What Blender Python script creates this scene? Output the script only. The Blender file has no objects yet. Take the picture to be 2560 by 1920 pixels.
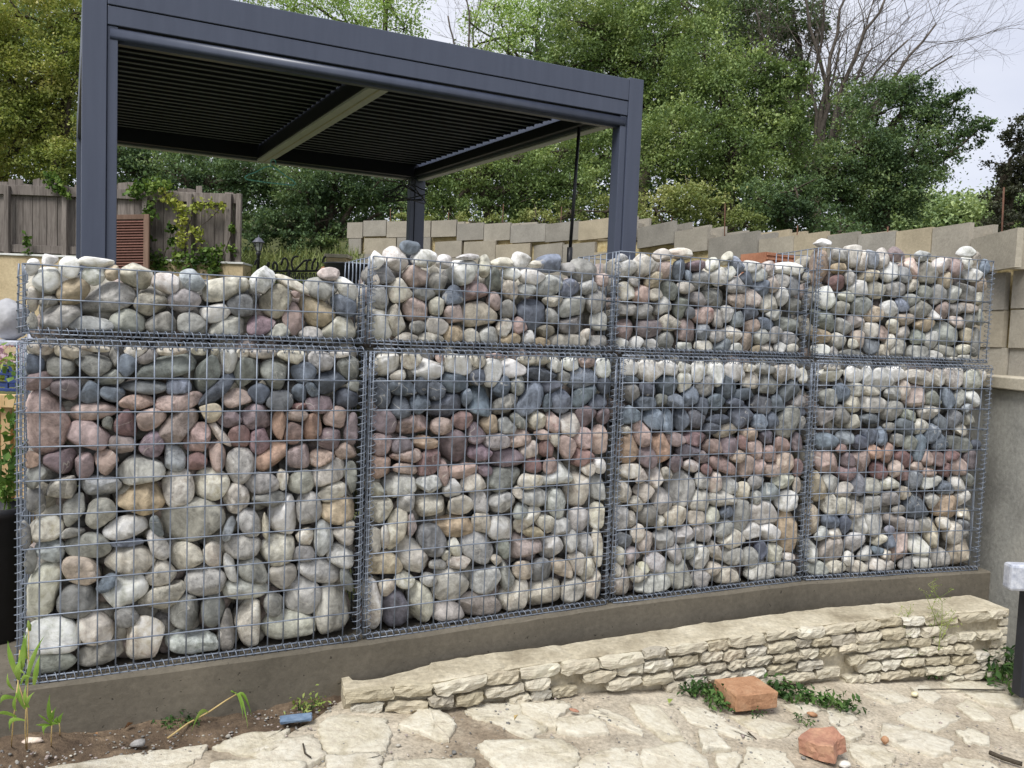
import bpy, math, random
import numpy as np
from mathutils import Matrix, Vector

scene = bpy.context.scene
COL = scene.collection
rng = np.random.default_rng(7)
random.seed(7)

# ------------------------------------------------------------------ camera
PW, PH, FPX = 2560.0, 1920.0, 2000.0          # photograph size and focal length in its pixels
PITCH, ROLL, EYE = 0.0616, 0.0384, 1.0767     # eye height above the foot of the gabions (z = 0)
FW = np.array([0, math.cos(PITCH), -math.sin(PITCH)])
_UP = np.array([0, math.sin(PITCH), math.cos(PITCH)])
RT = math.cos(ROLL) * np.array([1., 0, 0]) + math.sin(ROLL) * _UP
UP = -math.sin(ROLL) * np.array([1., 0, 0]) + math.cos(ROLL) * _UP
CAM = np.array([0, 0, EYE])
cd = bpy.data.cameras.new('camera')
cam = bpy.data.objects.new('camera', cd)
COL.objects.link(cam)
cd.sensor_width = 36.0
cd.lens = FPX / PW * 36.0
cd.clip_start, cd.clip_end = 0.05, 2000
m = Matrix.Identity(4)
for i in range(3):
    m[i][0], m[i][1], m[i][2], m[i][3] = RT[i], UP[i], -FW[i], CAM[i]
cam.matrix_world = m
scene.camera = cam

# ------------------------------------------------------------------ light
SUN_EL, SUN_AZ = math.radians(56), math.radians(212)   # azimuth measured clockwise from +Y: behind the viewer
world = bpy.data.worlds.new('World')
scene.world = world
world.use_nodes = True
wn, wl = world.node_tree.nodes, world.node_tree.links
wn.clear()
wo = wn.new('ShaderNodeOutputWorld'); bg = wn.new('ShaderNodeBackground')
sky = wn.new('ShaderNodeTexSky'); sky.sky_type = 'NISHITA'; sky.sun_disc = False
sky.sun_elevation = SUN_EL; sky.sun_rotation = SUN_AZ
tc = wn.new('ShaderNodeTexCoord'); mp = wn.new('ShaderNodeMapping'); mp.inputs['Scale'].default_value = (1, 1, 2.2)
nz = wn.new('ShaderNodeTexNoise'); nz.inputs['Scale'].default_value = 2.3; nz.inputs['Detail'].default_value = 5; nz.inputs['Roughness'].default_value = 0.5
cr = wn.new('ShaderNodeValToRGB')
cr.color_ramp.elements[0].position = 0.36; cr.color_ramp.elements[0].color = (2.75, 2.85, 3.3, 1)
cr.color_ramp.elements[1].position = 0.68; cr.color_ramp.elements[1].color = (3.7, 3.75, 4.0, 1)
mx = wn.new('ShaderNodeMixRGB'); mx.inputs[0].default_value = 0.93
wl.new(tc.outputs['Generated'], mp.inputs['Vector']); wl.new(mp.outputs[0], nz.inputs['Vector']); wl.new(nz.outputs['Fac'], cr.inputs[0])
wl.new(sky.outputs[0], mx.inputs[1]); wl.new(cr.outputs[0], mx.inputs[2])
wl.new(mx.outputs[0], bg.inputs['Color']); bg.inputs['Strength'].default_value = 0.1
wl.new(bg.outputs[0], wo.inputs[0])

sd = bpy.data.lights.new('sun', 'SUN'); sd.energy = 1.5; sd.angle = math.radians(25); sd.color = (1.0, 0.98, 0.945)
sun = bpy.data.objects.new('sun', sd); COL.objects.link(sun)
sun_from = Vector((math.sin(SUN_AZ) * math.cos(SUN_EL), math.cos(SUN_AZ) * math.cos(SUN_EL), math.sin(SUN_EL)))
sun.rotation_euler = (-sun_from).to_track_quat('-Z', 'Y').to_euler()
sun.location = (-6, -10, 14)

vs = scene.view_settings
vs.view_transform = 'Standard'; vs.look = 'None'; vs.exposure = 1.4; vs.gamma = 1.0; vs.use_curve_mapping = False
scene.cycles.max_bounces = 6; scene.cycles.diffuse_bounces = 3; scene.cycles.glossy_bounces = 2
scene.cycles.transmission_bounces = 3; scene.cycles.transparent_max_bounces = 4
scene.cycles.use_denoising = True

# ------------------------------------------------------------------ helpers
def ray(px, py):
    return FW + RT * ((px - PW / 2) / FPX) - UP * ((py - PH / 2) / FPX)
def at(px, py, Y):                     # the point of the sight line that lies Y metres ahead
    d = ray(px, py); return CAM + d * (Y / d[1])
def hit(px, py, p0, n):                # the sight line meets a plane
    d = ray(px, py); return CAM + d * (np.dot(np.asarray(p0) - CAM, n) / np.dot(d, n))
def hz(px, py, z):
    return hit(px, py, (0, 0, z), np.array([0, 0, 1.]))
def lin(r, g, b):
    f = lambda c: (c / 255 / 12.92) if c / 255 <= 0.04045 else ((c / 255 + 0.055) / 1.055) ** 2.4
    return (f(r), f(g), f(b), 1.0)

def mk(name, V, F, mat=None, parent=None, smooth=False, loc=None, tris=False):
    me = bpy.data.meshes.new(name)
    V = np.asarray(V, dtype=np.float32)
    if isinstance(F, np.ndarray):
        n, k = F.shape
        me.vertices.add(len(V)); me.vertices.foreach_set('co', V.ravel())
        me.loops.add(n * k); me.loops.foreach_set('vertex_index', F.astype(np.int32).ravel())
        me.polygons.add(n); me.polygons.foreach_set('loop_start', np.arange(0, n * k, k, dtype=np.int32))
        me.update(calc_edges=True)
    else:
        me.from_pydata([tuple(map(float, v)) for v in V], [], [tuple(map(int, f)) for f in F]); me.update()
    if smooth:
        me.polygons.foreach_set('use_smooth', np.ones(len(me.polygons), dtype=bool))
    if mat: me.materials.append(mat)
    o = bpy.data.objects.new(name, me); COL.objects.link(o)
    if parent is not None: o.parent = parent
    if loc is not None: o.location = tuple(map(float, loc))
    return o
def share(name, me, parent=None, loc=(0, 0, 0), rot=(0, 0, 0), scale=(1, 1, 1)):
    o = bpy.data.objects.new(name, me); COL.objects.link(o)
    if parent is not None: o.parent = parent
    o.location = tuple(map(float, loc)); o.rotation_euler = tuple(map(float, rot)); o.scale = tuple(map(float, scale))
    return o
def empty(name, loc=(0, 0, 0), rz=0.0):
    o = bpy.data.objects.new(name, None); COL.objects.link(o)
    o.location = tuple(map(float, loc)); o.rotation_euler = (0, 0, rz); o.empty_display_size = 0.1
    return o
def tag(o, label=None, cat=None, group=None, kind=None):
    if label: o['label'] = label
    if cat: o['category'] = cat
    if group: o['group'] = group
    if kind: o['kind'] = kind
    return o

BOXF = [(0, 3, 2, 1), (4, 5, 6, 7), (0, 1, 5, 4), (1, 2, 6, 5), (2, 3, 7, 6), (3, 0, 4, 7)]
def boxv(x0, x1, y0, y1, z0, z1):
    return [(x0, y0, z0), (x1, y0, z0), (x1, y1, z0), (x0, y1, z0), (x0, y0, z1), (x1, y0, z1), (x1, y1, z1), (x0, y1, z1)]
class MB:                               # collects shapes into one mesh
    def __init__(s): s.v = []; s.f = []
    def add(s, V, F):
        b = len(s.v); s.v += [tuple(map(float, v)) for v in V]; s.f += [tuple(int(i) + b for i in f) for f in F]; return s
    def box(s, x0, x1, y0, y1, z0, z1): return s.add(boxv(x0, x1, y0, y1, z0, z1), BOXF)
    def tube(s, pts, r, n=6):
        V, F = tube(pts, r, n); return s.add(V, F)
    def build(s, name, mat, parent=None, smooth=False, loc=None, bevel=0):
        o = mk(name, s.v, s.f, mat, parent, smooth, loc)
        if bevel:
            b = o.modifiers.new('bevel', 'BEVEL'); b.width = bevel; b.segments = 2; b.limit_method = 'ANGLE'
        return o
def tube(pts, r, n=6, cap=True):
    P = np.asarray(pts, float); k = len(P)
    R = np.full(k, r, float) if np.isscalar(r) else np.asarray(r, float)
    T = np.gradient(P, axis=0); T /= np.linalg.norm(T, axis=1)[:, None] + 1e-12
    ref = np.array([0, 0, 1.]) if abs(T[0][2]) < 0.9 else np.array([1., 0, 0])
    N = np.zeros_like(P); nrm = np.cross(T[0], ref); nrm /= np.linalg.norm(nrm)
    for i in range(k):
        nrm = nrm - T[i] * np.dot(nrm, T[i]); nrm /= np.linalg.norm(nrm) + 1e-12; N[i] = nrm
    B = np.cross(T, N)
    a = np.linspace(0, 2 * np.pi, n, endpoint=False)
    V = (P[:, None] + R[:, None, None] * (np.cos(a)[None, :, None] * N[:, None] + np.sin(a)[None, :, None] * B[:, None])).reshape(-1, 3)
    F = [(i * n + j, i * n + (j + 1) % n, (i + 1) * n + (j + 1) % n, (i + 1) * n + j) for i in range(k - 1) for j in range(n)]
    if cap: F += [tuple(range(n - 1, -1, -1)), tuple((k - 1) * n + j for j in range(n))]
    return V, F

# ------------------------------------------------------------------ materials
def mat_new(name):
    M = bpy.data.materials.new(name); M.use_nodes = True
    nt = M.node_tree; b = nt.nodes['Principled BSDF']
    return M, nt, b
def N(nt, t, **kw):
    n = nt.nodes.new(t)
    for k, v in kw.items():
        if k.startswith('i_'):
            n.inputs[int(k[2:]) if k[2:].isdigit() else k[2:]].default_value = v
        else: setattr(n, k, v)
    return n
def ramp(nt, fac, stops, interp='LINEAR'):
    r = nt.nodes.new('ShaderNodeValToRGB'); r.color_ramp.interpolation = interp
    e = r.color_ramp.elements
    while len(e) < len(stops): e.new(0.5)
    for el, (p, c) in zip(e, stops):
        el.position = p; el.color = c if isinstance(c, (tuple, list)) else (c, c, c, 1)
    nt.links.new(fac, r.inputs[0]); return r.outputs[0]
def mixc(nt, fac, a, b, mode='MIX'):
    n = nt.nodes.new('ShaderNodeMixRGB'); n.blend_type = mode
    for i, v in enumerate((fac, a, b)):
        if isinstance(v, bpy.types.NodeSocket): nt.links.new(v, n.inputs[i])
        else: n.inputs[i].default_value = v
    return n.outputs[0]
def noise(nt, vec, scale, detail=4, rough=0.55, dist=0.0):
    n = nt.nodes.new('ShaderNodeTexNoise'); n.inputs['Scale'].default_value = scale
    n.inputs['Detail'].default_value = detail; n.inputs['Roughness'].default_value = rough; n.inputs['Distortion'].default_value = dist
    if vec is not None: nt.links.new(vec, n.inputs['Vector'])
    return n.outputs['Fac']
def bump(nt, b, h, strength, dist=0.01):
    n = nt.nodes.new('ShaderNodeBump'); n.inputs['Strength'].default_value = strength; n.inputs['Distance'].default_value = dist
    nt.links.new(h, n.inputs['Height']); nt.links.new(n.outputs[0], b.inputs['Normal'])
def objvec(nt, offset=True, scale=None):
    t = nt.nodes.new('ShaderNodeTexCoord'); v = t.outputs['Object']
    if offset:
        oi = nt.nodes.new('ShaderNodeObjectInfo'); a = nt.nodes.new('ShaderNodeVectorMath'); a.operation = 'ADD'
        mu = nt.nodes.new('ShaderNodeMath'); mu.operation = 'MULTIPLY'; mu.inputs[1].default_value = 57.0
        nt.links.new(oi.outputs['Random'], mu.inputs[0]); nt.links.new(v, a.inputs[0]); nt.links.new(mu.outputs[0], a.inputs[1]); v = a.outputs[0]
    if scale:
        mpn = nt.nodes.new('ShaderNodeMapping'); mpn.inputs['Scale'].default_value = scale; nt.links.new(v, mpn.inputs[0]); v = mpn.outputs[0]
    return v
def surf(name, stops, scale=6, rough=0.85, bstr=0.4, bscale=60, bdist=0.004, stretch=None, fine=0.25, metal=0.0, spec=0.3, offset=True):
    """mottled surface: large noise through a colour ramp, fine noise on top, bump"""
    M, nt, b = mat_new(name); v = objvec(nt, offset, stretch)
    c = ramp(nt, noise(nt, v, scale, 6, 0.6), stops)
    f = noise(nt, v, bscale, 5, 0.65)
    c = mixc(nt, fine, c, ramp(nt, f, [(0.3, 0.25), (0.7, 0.85)]), 'OVERLAY')
    nt.links.new(c, b.inputs['Base Color']); b.inputs['Roughness'].default_value = rough
    b.inputs['Metallic'].default_value = metal; b.inputs['Specular IOR Level'].default_value = spec
    if bstr: bump(nt, b, f, bstr, bdist)
    return M
def wood(name, c0, c1, scale=(14, 14, 1.2), rough=0.85):
    M, nt, b = mat_new(name); v = objvec(nt, True, scale)
    g = noise(nt, v, 3.0, 6, 0.65, 0.6)
    c = ramp(nt, g, [(0.28, c0), (0.72, c1)])
    oi = nt.nodes.new('ShaderNodeObjectInfo')
    c = mixc(nt, 0.35, c, ramp(nt, oi.outputs['Random'], [(0, 0.2), (1, 0.8)]), 'OVERLAY')
    nt.links.new(c, b.inputs['Base Color']); b.inputs['Roughness'].default_value = rough; b.inputs['Specular IOR Level'].default_value = 0.2
    bump(nt, b, g, 0.5, 0.004); return M

# ------------------------------------------------------------------ gabion wall
M_WIRE = surf('galvanised_wire', [(0.3, lin(104, 112, 125)), (0.7, lin(140, 148, 160))], 20, 0.45, 0.15, 200, 0.0005, metal=0.35, spec=0.5)
def cobble_material(name, island=False):
    M, nt, b = mat_new(name); v = objvec(nt)
    oi = nt.nodes.new('ShaderNodeObjectInfo')
    rnd = oi.outputs['Random']; base = oi.outputs['Color']
    if island:
        g = nt.nodes.new('ShaderNodeNewGeometry'); rnd = g.outputs['Random Per Island']
        base = ramp(nt, rnd, [(0, lin(150, 146, 136)), (0.2, lin(112, 111, 108)), (0.4, lin(165, 160, 148)), (0.6, lin(128, 125, 120)), (0.8, lin(150, 138, 132)), (1, lin(95, 100, 104))], 'CONSTANT')
    big = noise(nt, v, 9, 5, 0.6, 0.4)
    c = mixc(nt, 0.75, base, ramp(nt, big, [(0.28, 0.26), (0.5, 0.5), (0.72, 0.76)]), 'OVERLAY')
    c = mixc(nt, 0.8, c, ramp(nt, noise(nt, v, 26, 6, 0.7, 0.8), [(0.3, 0.2), (0.5, 0.52), (0.7, 0.8)]), 'OVERLAY')
    # bedding streaks on some stones
    wv = N(nt, 'ShaderNodeTexWave'); wv.inputs['Scale'].default_value = 9; wv.inputs['Distortion'].default_value = 7; wv.inputs['Detail'].default_value = 4
    nt.links.new(v, wv.inputs['Vector'])
    sel = N(nt, 'ShaderNodeMath', operation='GREATER_THAN'); sel.inputs[1].default_value = 0.6; nt.links.new(rnd, sel.inputs[0])
    sm = N(nt, 'ShaderNodeMath', operation='MULTIPLY'); sm.inputs[1].default_value = 0.22; nt.links.new(sel.outputs[0], sm.inputs[0])
    c = mixc(nt, sm.outputs[0], c, ramp(nt, wv.outputs['Fac'], [(0.1, 0.2), (0.9, 0.75)]), 'OVERLAY')
    # pale quartz veins on a few
    vn = noise(nt, v, 7, 2, 0.4, 1.2)
    ve0 = ramp(nt, vn, [(0.49, 0.0), (0.5, 1.0), (0.51, 0.0)])
    ve = mixc(nt, 1.0, ve0, ramp(nt, noise(nt, v, 16, 3, 0.6), [(0.42, 0.0), (0.56, 1.0)]), 'MULTIPLY')
    fr = N(nt, 'ShaderNodeMath', operation='MULTIPLY'); fr.inputs[1].default_value = 13.7; nt.links.new(rnd, fr.inputs[0])
    fr2 = N(nt, 'ShaderNodeMath', operation='FRACT'); nt.links.new(fr.outputs[0], fr2.inputs[0])
    s2 = N(nt, 'ShaderNodeMath', operation='GREATER_THAN'); s2.inputs[1].default_value = 0.62; nt.links.new(fr2.outputs[0], s2.inputs[0])
    vm = N(nt, 'ShaderNodeMath', operation='MULTIPLY'); nt.links.new(ve, vm.inputs[0]); nt.links.new(s2.outputs[0], vm.inputs[1])
    vm2 = N(nt, 'ShaderNodeMath', operation='MULTIPLY'); vm2.inputs[1].default_value = 0.55; nt.links.new(vm.outputs[0], vm2.inputs[0])
    c = mixc(nt, vm2.outputs[0], c, lin(215, 210, 198))
    # mineral speckle and small pits
    fine = noise(nt, v, 85, 4, 0.7)
    fr3 = N(nt, 'ShaderNodeMath', operation='FRACT'); m3 = N(nt, 'ShaderNodeMath', operation='MULTIPLY'); m3.inputs[1].default_value = 7.3
    nt.links.new(rnd, m3.inputs[0]); nt.links.new(m3.outputs[0], fr3.inputs[0])
    s3 = N(nt, 'ShaderNodeMath', operation='MULTIPLY'); s3.inputs[1].default_value = 0.6; nt.links.new(fr3.outputs[0], s3.inputs[0])
    c = mixc(nt, s3.outputs[0], c, ramp(nt, fine, [(0.32, 0.12), (0.46, 0.5), (0.6, 0.55), (0.72, 0.9)]), 'OVERLAY')
    nt.links.new(c, b.inputs['Base Color'])
    rr = ramp(nt, big, [(0.3, 0.62), (0.7, 0.86)]); nt.links.new(rr, b.inputs['Roughness'])
    b.inputs['Specular IOR Level'].default_value = 0.35
    h = N(nt, 'ShaderNodeMath', operation='ADD'); nt.links.new(fine, h.inputs[0]); nt.links.new(noise(nt, v, 22, 5, 0.6), h.inputs[1])
    bump(nt, b, h.outputs[0], 0.6, 0.004)
    return M
M_COB = cobble_material('river_cobble')
M_COBF = cobble_material('river_cobble_fill', True)
CC = {'w': (212, 210, 203), 'c': (190, 183, 167), 'g': (173, 172, 167), 'n': (138, 136, 130), 'd': (88, 95, 106), 'b': (116, 127, 141),
      'e': (132, 135, 126), 't': (170, 151, 121), 'p': (178, 155, 144), 'm': (128, 112, 116), 'r': (138, 108, 103), 'o': (170, 136, 116)}
# visible cobbles, basket by basket: x,y,half-length,half-width,tilt,colour letters as read off the photograph
B1U = [('R1', '''340,230,130,110,0,w 570,150,95,80,0,w 540,368,172,185,0,w 345,580,85,165,0,c 565,620,100,70,0,n 850,500,205,160,-10,t 790,240,125,120,0,w 1070,290,150,140,0,w
1120,165,190,75,0,w 1290,290,90,90,0,tc 1250,580,330,190,-12,nc 1570,320,190,150,10,c 350,850,105,100,0,c 670,800,255,138,-8,cg 1030,890,275,105,5,g 1470,850,195,160,0,ce
1740,650,195,140,0,nt 1930,420,185,130,10,wp 1870,870,180,138,0,cn'''), ('R2', '''200,370,155,120,25,bw 100,610,180,138,0,gn 180,890,180,140,15,ge 560,460,290,140,-12,c 450,745,175,125,0,w
600,930,240,140,-22,gc 780,670,185,140,10,nd 1000,390,187,140,-60,gw 1155,610,180,200,0,nt 990,900,165,148,0,m 1150,990,210,110,-20,ce 1340,420,215,60,25,c 1355,820,205,135,75,p
1380,530,60,50,0,p 1620,740,215,160,35,t 1540,1000,155,105,0,gc 1690,470,180,138,5,ng 1770,310,120,80,0,pw 1975,460,180,105,50,w 1940,660,165,115,25,b 1900,950,200,142,0,c''')]
B1L = [('R1', '''450,1140,180,90,5,c 775,1190,165,85,10,ct 1090,1140,200,60,5,c 1320,1255,125,60,80,n 1580,1180,135,90,0,cw 1980,1170,190,70,-5,c 380,1350,135,122,0,d 690,1360,170,108,0,n
1075,1340,215,135,-5,n 1450,1360,115,130,0,b 1700,1260,130,90,-30,nm 1920,1360,385,118,-8,e 1280,1490,160,90,-10,n 420,1530,170,115,-15,mp'''),
('R3', '''745,50,165,135,0,m 1030,110,135,105,70,b 1290,110,130,98,0,b 1660,45,255,75,0,nd 2060,50,138,105,0,b 520,428,275,345,0,p 1090,310,280,108,-8,p 1600,215,205,80,0,po 2080,195,255,98,-12,p
1020,600,265,178,5,pm 1440,490,143,180,0,r 1400,680,165,118,0,mp 1740,410,170,115,-15,p 1740,690,138,145,0,m 1235,450,70,90,0,n 2070,490,235,150,-35,pm 340,880,110,105,0,op 690,900,190,145,-15,m
970,930,115,148,0,mp 1210,910,140,148,0,po 1620,1010,245,165,-10,cw 1995,880,172,128,65,gb 400,1060,155,128,-20,ng 700,1220,210,165,-15,ce 1150,1180,218,122,0,gb 1640,1310,275,188,-20,t
380,1360,145,155,0,ng 855,1460,195,145,-60,n 1160,1490,170,172,0,cn 2060,1210,175,238,0,gc'''),
('R5', '''200,140,105,150,0,n 455,90,170,125,0,c 715,140,125,60,-10,n 1245,95,215,110,-12,w 1550,85,105,65,75,eb 500,310,155,120,0,gb 870,260,222,128,0,n 270,430,95,150,10,n 1540,240,160,95,55,gc
1250,235,165,45,-3,b 1285,405,250,130,3,c 835,500,205,148,5,pc 405,730,325,188,-62,c 1065,640,120,88,-40,b 1205,710,245,148,-20,w 760,810,215,152,0,n 1600,770,245,138,-35,c 1590,540,150,130,0,cn
480,1150,290,182,0,w 950,1080,185,178,0,c 1250,970,122,92,0,n 460,1425,258,145,-5,en 1000,1330,232,150,-20,nc 1430,1190,200,235,0,c'''),
('R6', '''215,25,345,252,0,nc 120,440,190,158,0,c 435,400,110,142,0,c 620,120,130,70,-70,gb 855,30,140,178,0,g 770,310,213,138,-8,nc 1037,90,150,44,90,ct 1250,-50,165,228,0,w 1180,370,228,185,-25,c
1500,200,102,105,0,c 1710,220,108,200,0,g 1450,400,145,98,-15,n 1970,190,152,108,0,c 1920,420,165,130,0,gw 635,560,185,72,75,g 880,600,175,148,20,eg 345,720,232,172,-5,g 790,800,245,128,5,g
1230,650,163,150,-10,cn 1670,600,233,148,10,g 1990,700,148,78,65,en 1465,860,200,218,0,g 1145,980,105,142,0,n 1830,1070,192,300,0,cn 110,1060,168,190,0,n 440,1060,148,168,0,n 855,1210,273,160,95,c
580,1300,240,88,90,n 1320,1260,280,190,0,ce 200,1430,288,142,0,g'''),
('R2', '''370,1460,238,140,100,e 600,1290,115,148,0,w 270,1180,130,65,-5,c 450,1190,50,60,0,c 780,1200,75,72,0,c 1000,1210,185,80,-3,cw 1350,1240,165,105,5,c 1690,1300,160,108,15,g 1890,1210,140,52,-5,cw
2020,1380,148,132,0,en 810,1440,142,180,0,e 1150,1450,172,182,0,ne 1475,1430,140,128,0,b 1775,1550,190,138,0,d 2060,1600,100,80,0,n'''),
('R4', '''480,70,265,85,-42,d 1580,65,110,65,50,b 960,110,120,110,0,d 715,180,160,108,0,p 1200,180,165,108,0,dn 1430,110,80,105,0,d 1665,240,165,95,0,m 1990,150,138,125,-10,d 390,330,130,108,0,tc
620,415,130,90,0,m 935,400,165,148,0,m 1200,470,160,76,85,o 1400,360,120,78,-5,p 1420,260,80,50,0,r 1360,580,110,130,0,rp 1575,520,178,105,100,o 1850,400,125,130,0,p 2045,520,175,96,100,m
1790,640,135,138,0,m 250,620,165,182,20,pr 510,580,165,70,55,c 735,610,126,130,0,r 980,650,122,155,0,mr 470,800,188,98,85,p 230,900,112,115,0,r 740,940,165,205,0,gc 1115,850,205,130,-40,o
1430,830,150,145,0,mp 1670,870,160,100,-10,po 1985,790,140,105,10,pr 1760,1030,200,140,-40,ce 2050,1090,95,200,0,n 410,1150,205,172,0,c 1000,1150,195,135,10,gn 1240,1100,130,66,90,c
1445,1120,140,140,0,nc 1800,1240,163,138,-20,c 690,1335,140,180,0,cg 1100,1330,180,95,-5,n 1535,1450,140,200,0,g 1890,1450,203,168,0,t 2010,1630,90,60,0,c''')]
B2U = [('z5', '''305,115,60,60,0,w 440,112,72,70,0,w 520,45,60,40,0,b 605,110,75,60,15,w 715,125,42,40,0,g 830,180,85,76,-8,w 855,100,60,22,0,g 955,155,42,60,0,c 1055,135,65,30,0,c 1165,115,47,50,0,w
1335,135,65,48,0,b 1240,145,40,25,0,c 1225,205,75,54,0,w 1440,165,45,40,0,n 1515,180,74,62,0,n 1640,230,52,40,10,p 310,230,35,40,0,c 380,200,62,62,0,nb 560,215,72,68,20,p 690,250,55,68,0,n
1010,225,70,46,80,e 1110,200,62,42,40,w 1100,285,45,60,0,c 1190,290,50,45,0,g 1330,265,75,60,-30,ge 1450,285,60,54,0,b 1555,270,50,45,0,g 460,290,70,70,0,c 345,325,60,70,0,g 605,310,60,46,0,n
770,325,62,62,0,b 890,295,75,64,-5,pm 1600,352,66,76,0,ge 1005,355,45,54,0,p 1350,350,55,32,0,c 675,385,46,52,0,c 555,395,78,72,0,p 345,485,115,60,65,c 448,467,95,54,80,c 775,430,58,62,0,pc
925,438,87,87,0,ct 1085,395,50,50,0,n 1225,430,80,84,0,d 1465,385,80,62,-20,g 1340,435,46,46,0,n 1480,485,92,58,-20,n 1620,470,58,70,0,g 565,502,45,38,0,n 670,492,58,62,0,gp 1065,508,52,58,0,c
1155,495,32,48,0,p 1300,525,52,44,20,nt 500,572,62,50,0,c 640,575,76,42,0,c 780,553,58,57,0,t 882,555,45,56,0,c 975,553,56,62,0,g 1105,580,62,44,0,t 1205,565,32,46,0,w 1280,600,48,38,0,t
1430,585,98,45,0,c 1600,590,70,45,-10,ng 1535,540,30,35,0,c''')]
B2L = [('z5', '''395,710,80,68,0,wc 460,785,50,36,0,c 530,690,55,50,0,c 630,745,87,68,0,w 690,680,25,32,0,p 805,715,88,74,20,w 905,690,45,50,0,c 998,757,88,54,100,w 1120,742,64,60,0,w 1020,660,60,22,0,p
1230,695,92,36,0,c 1365,720,40,45,0,we 1450,710,50,40,0,w 1545,705,45,38,0,p 1640,735,52,60,0,w 1410,790,35,42,0,e 360,885,42,83,0,d 485,855,82,44,10,d 585,835,38,55,0,d 672,876,55,56,0,d
775,818,85,62,0,d 910,790,48,46,0,d 1055,855,75,46,110,d 1145,830,42,62,0,n 1275,770,98,38,8,d 1335,845,54,40,0,d 1520,805,72,66,0,b 1645,842,50,58,0,d 1215,920,105,62,-55,b 465,965,70,55,60,d
580,950,56,57,0,d 735,952,92,68,-10,d 850,905,32,50,0,b 937,945,68,94,0,b 1070,950,75,55,-40,n 1400,920,62,74,0,b 1315,940,26,52,0,d 1535,885,80,52,-55,b 1625,930,70,42,-20,d 375,1050,63,70,0,m
550,1066,110,58,0,p 708,1075,66,45,0,p 820,1038,61,48,0,r 980,1062,55,55,0,t 1080,1070,54,48,20,g 1145,1045,55,34,40,n 1250,1035,60,60,0,c 1350,1048,46,58,0,p 1450,1068,58,68,0,wp 1543,1020,50,60,0,m
1647,1010,48,58,0,m 360,1180,78,70,0,pm 465,1190,76,48,-5,m 620,1170,66,41,0,to 780,1195,80,94,0,m 900,1115,52,60,40,m 1020,1165,68,46,0,mw 1155,1150,66,57,-10,p 1280,1120,40,30,0,p
1210,1205,60,54,-20,cp 1355,1160,28,38,0,c 1415,1192,51,62,0,p 1520,1145,48,60,0,p 1630,1168,58,92,0,p 1315,1207,46,50,0,r 500,1240,90,44,-5,p 925,1223,66,44,0,m 1080,1260,84,64,-5,m
355,1313,62,82,0,op 625,1290,90,56,-70,r 495,1320,76,32,5,p 720,1340,33,76,0,rp 840,1332,76,46,-10,p 1240,1300,52,45,0,r 1510,1258,56,52,0,r 955,1330,40,35,0,m 1335,1308,46,50,0,p 1625,1300,45,50,0,w
1550,1320,40,45,0,c 1065,1378,102,70,-30,e 1215,1392,72,54,0,c 1390,1357,94,66,-20,g 465,1412,86,68,-10,we 895,1397,71,54,-5,c 630,1405,82,54,-5,g 770,1437,50,50,0,g 330,1440,45,42,0,c
1505,1432,107,58,95,c 1620,1432,48,80,0,g 930,1517,72,47,75,g 1060,1525,86,68,-35,g 1140,1455,28,38,0,c 1250,1477,86,58,0,g 355,1550,62,72,0,c 505,1512,53,62,0,g 645,1530,87,67,0,c 815,1527,68,54,0,c
1160,1565,45,52,0,g 1375,1518,60,90,0,g'''), ('z8', '''440,290,130,52,-65,c 530,262,32,62,0,np 780,270,100,60,0,t 935,245,52,64,0,c 1045,278,80,70,-20,wg 1200,230,95,52,-50,c 1308,245,55,60,0,c
1400,272,65,46,-15,g 1495,230,58,66,0,g 1608,212,48,74,0,c 1230,305,58,34,10,t 320,335,36,76,0,c 382,335,70,36,85,c 645,352,102,82,80,nb 785,390,65,38,65,c 915,388,98,92,20,g 1065,400,40,56,0,e
1190,395,95,76,0,pg 1345,398,66,66,0,g 1450,350,38,66,0,g 1537,378,43,63,0,g 1606,388,105,42,90,c 540,440,112,78,50,cg 375,497,95,74,0,tc 730,432,28,38,0,c 808,475,74,38,0,c 680,490,50,32,0,g
1015,460,34,32,0,c 1402,510,78,45,60,ct 1490,475,70,48,80,c 1185,522,68,52,0,tg 1282,530,60,70,0,nb 495,578,60,48,0,c 390,622,44,52,0,c 632,580,52,45,0,g 752,610,104,94,0,cg 958,572,96,86,0,gw
1080,553,90,46,80,e 1455,632,92,51,100,cg 1550,512,80,40,100,c 1578,605,100,52,100,c 315,742,143,54,90,c 452,745,86,120,0,dn 585,707,134,70,87,c 740,771,86,61,0,gc 930,730,116,76,-5,np
1125,682,115,66,-60,c 1290,665,112,74,-25,c''')]
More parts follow.
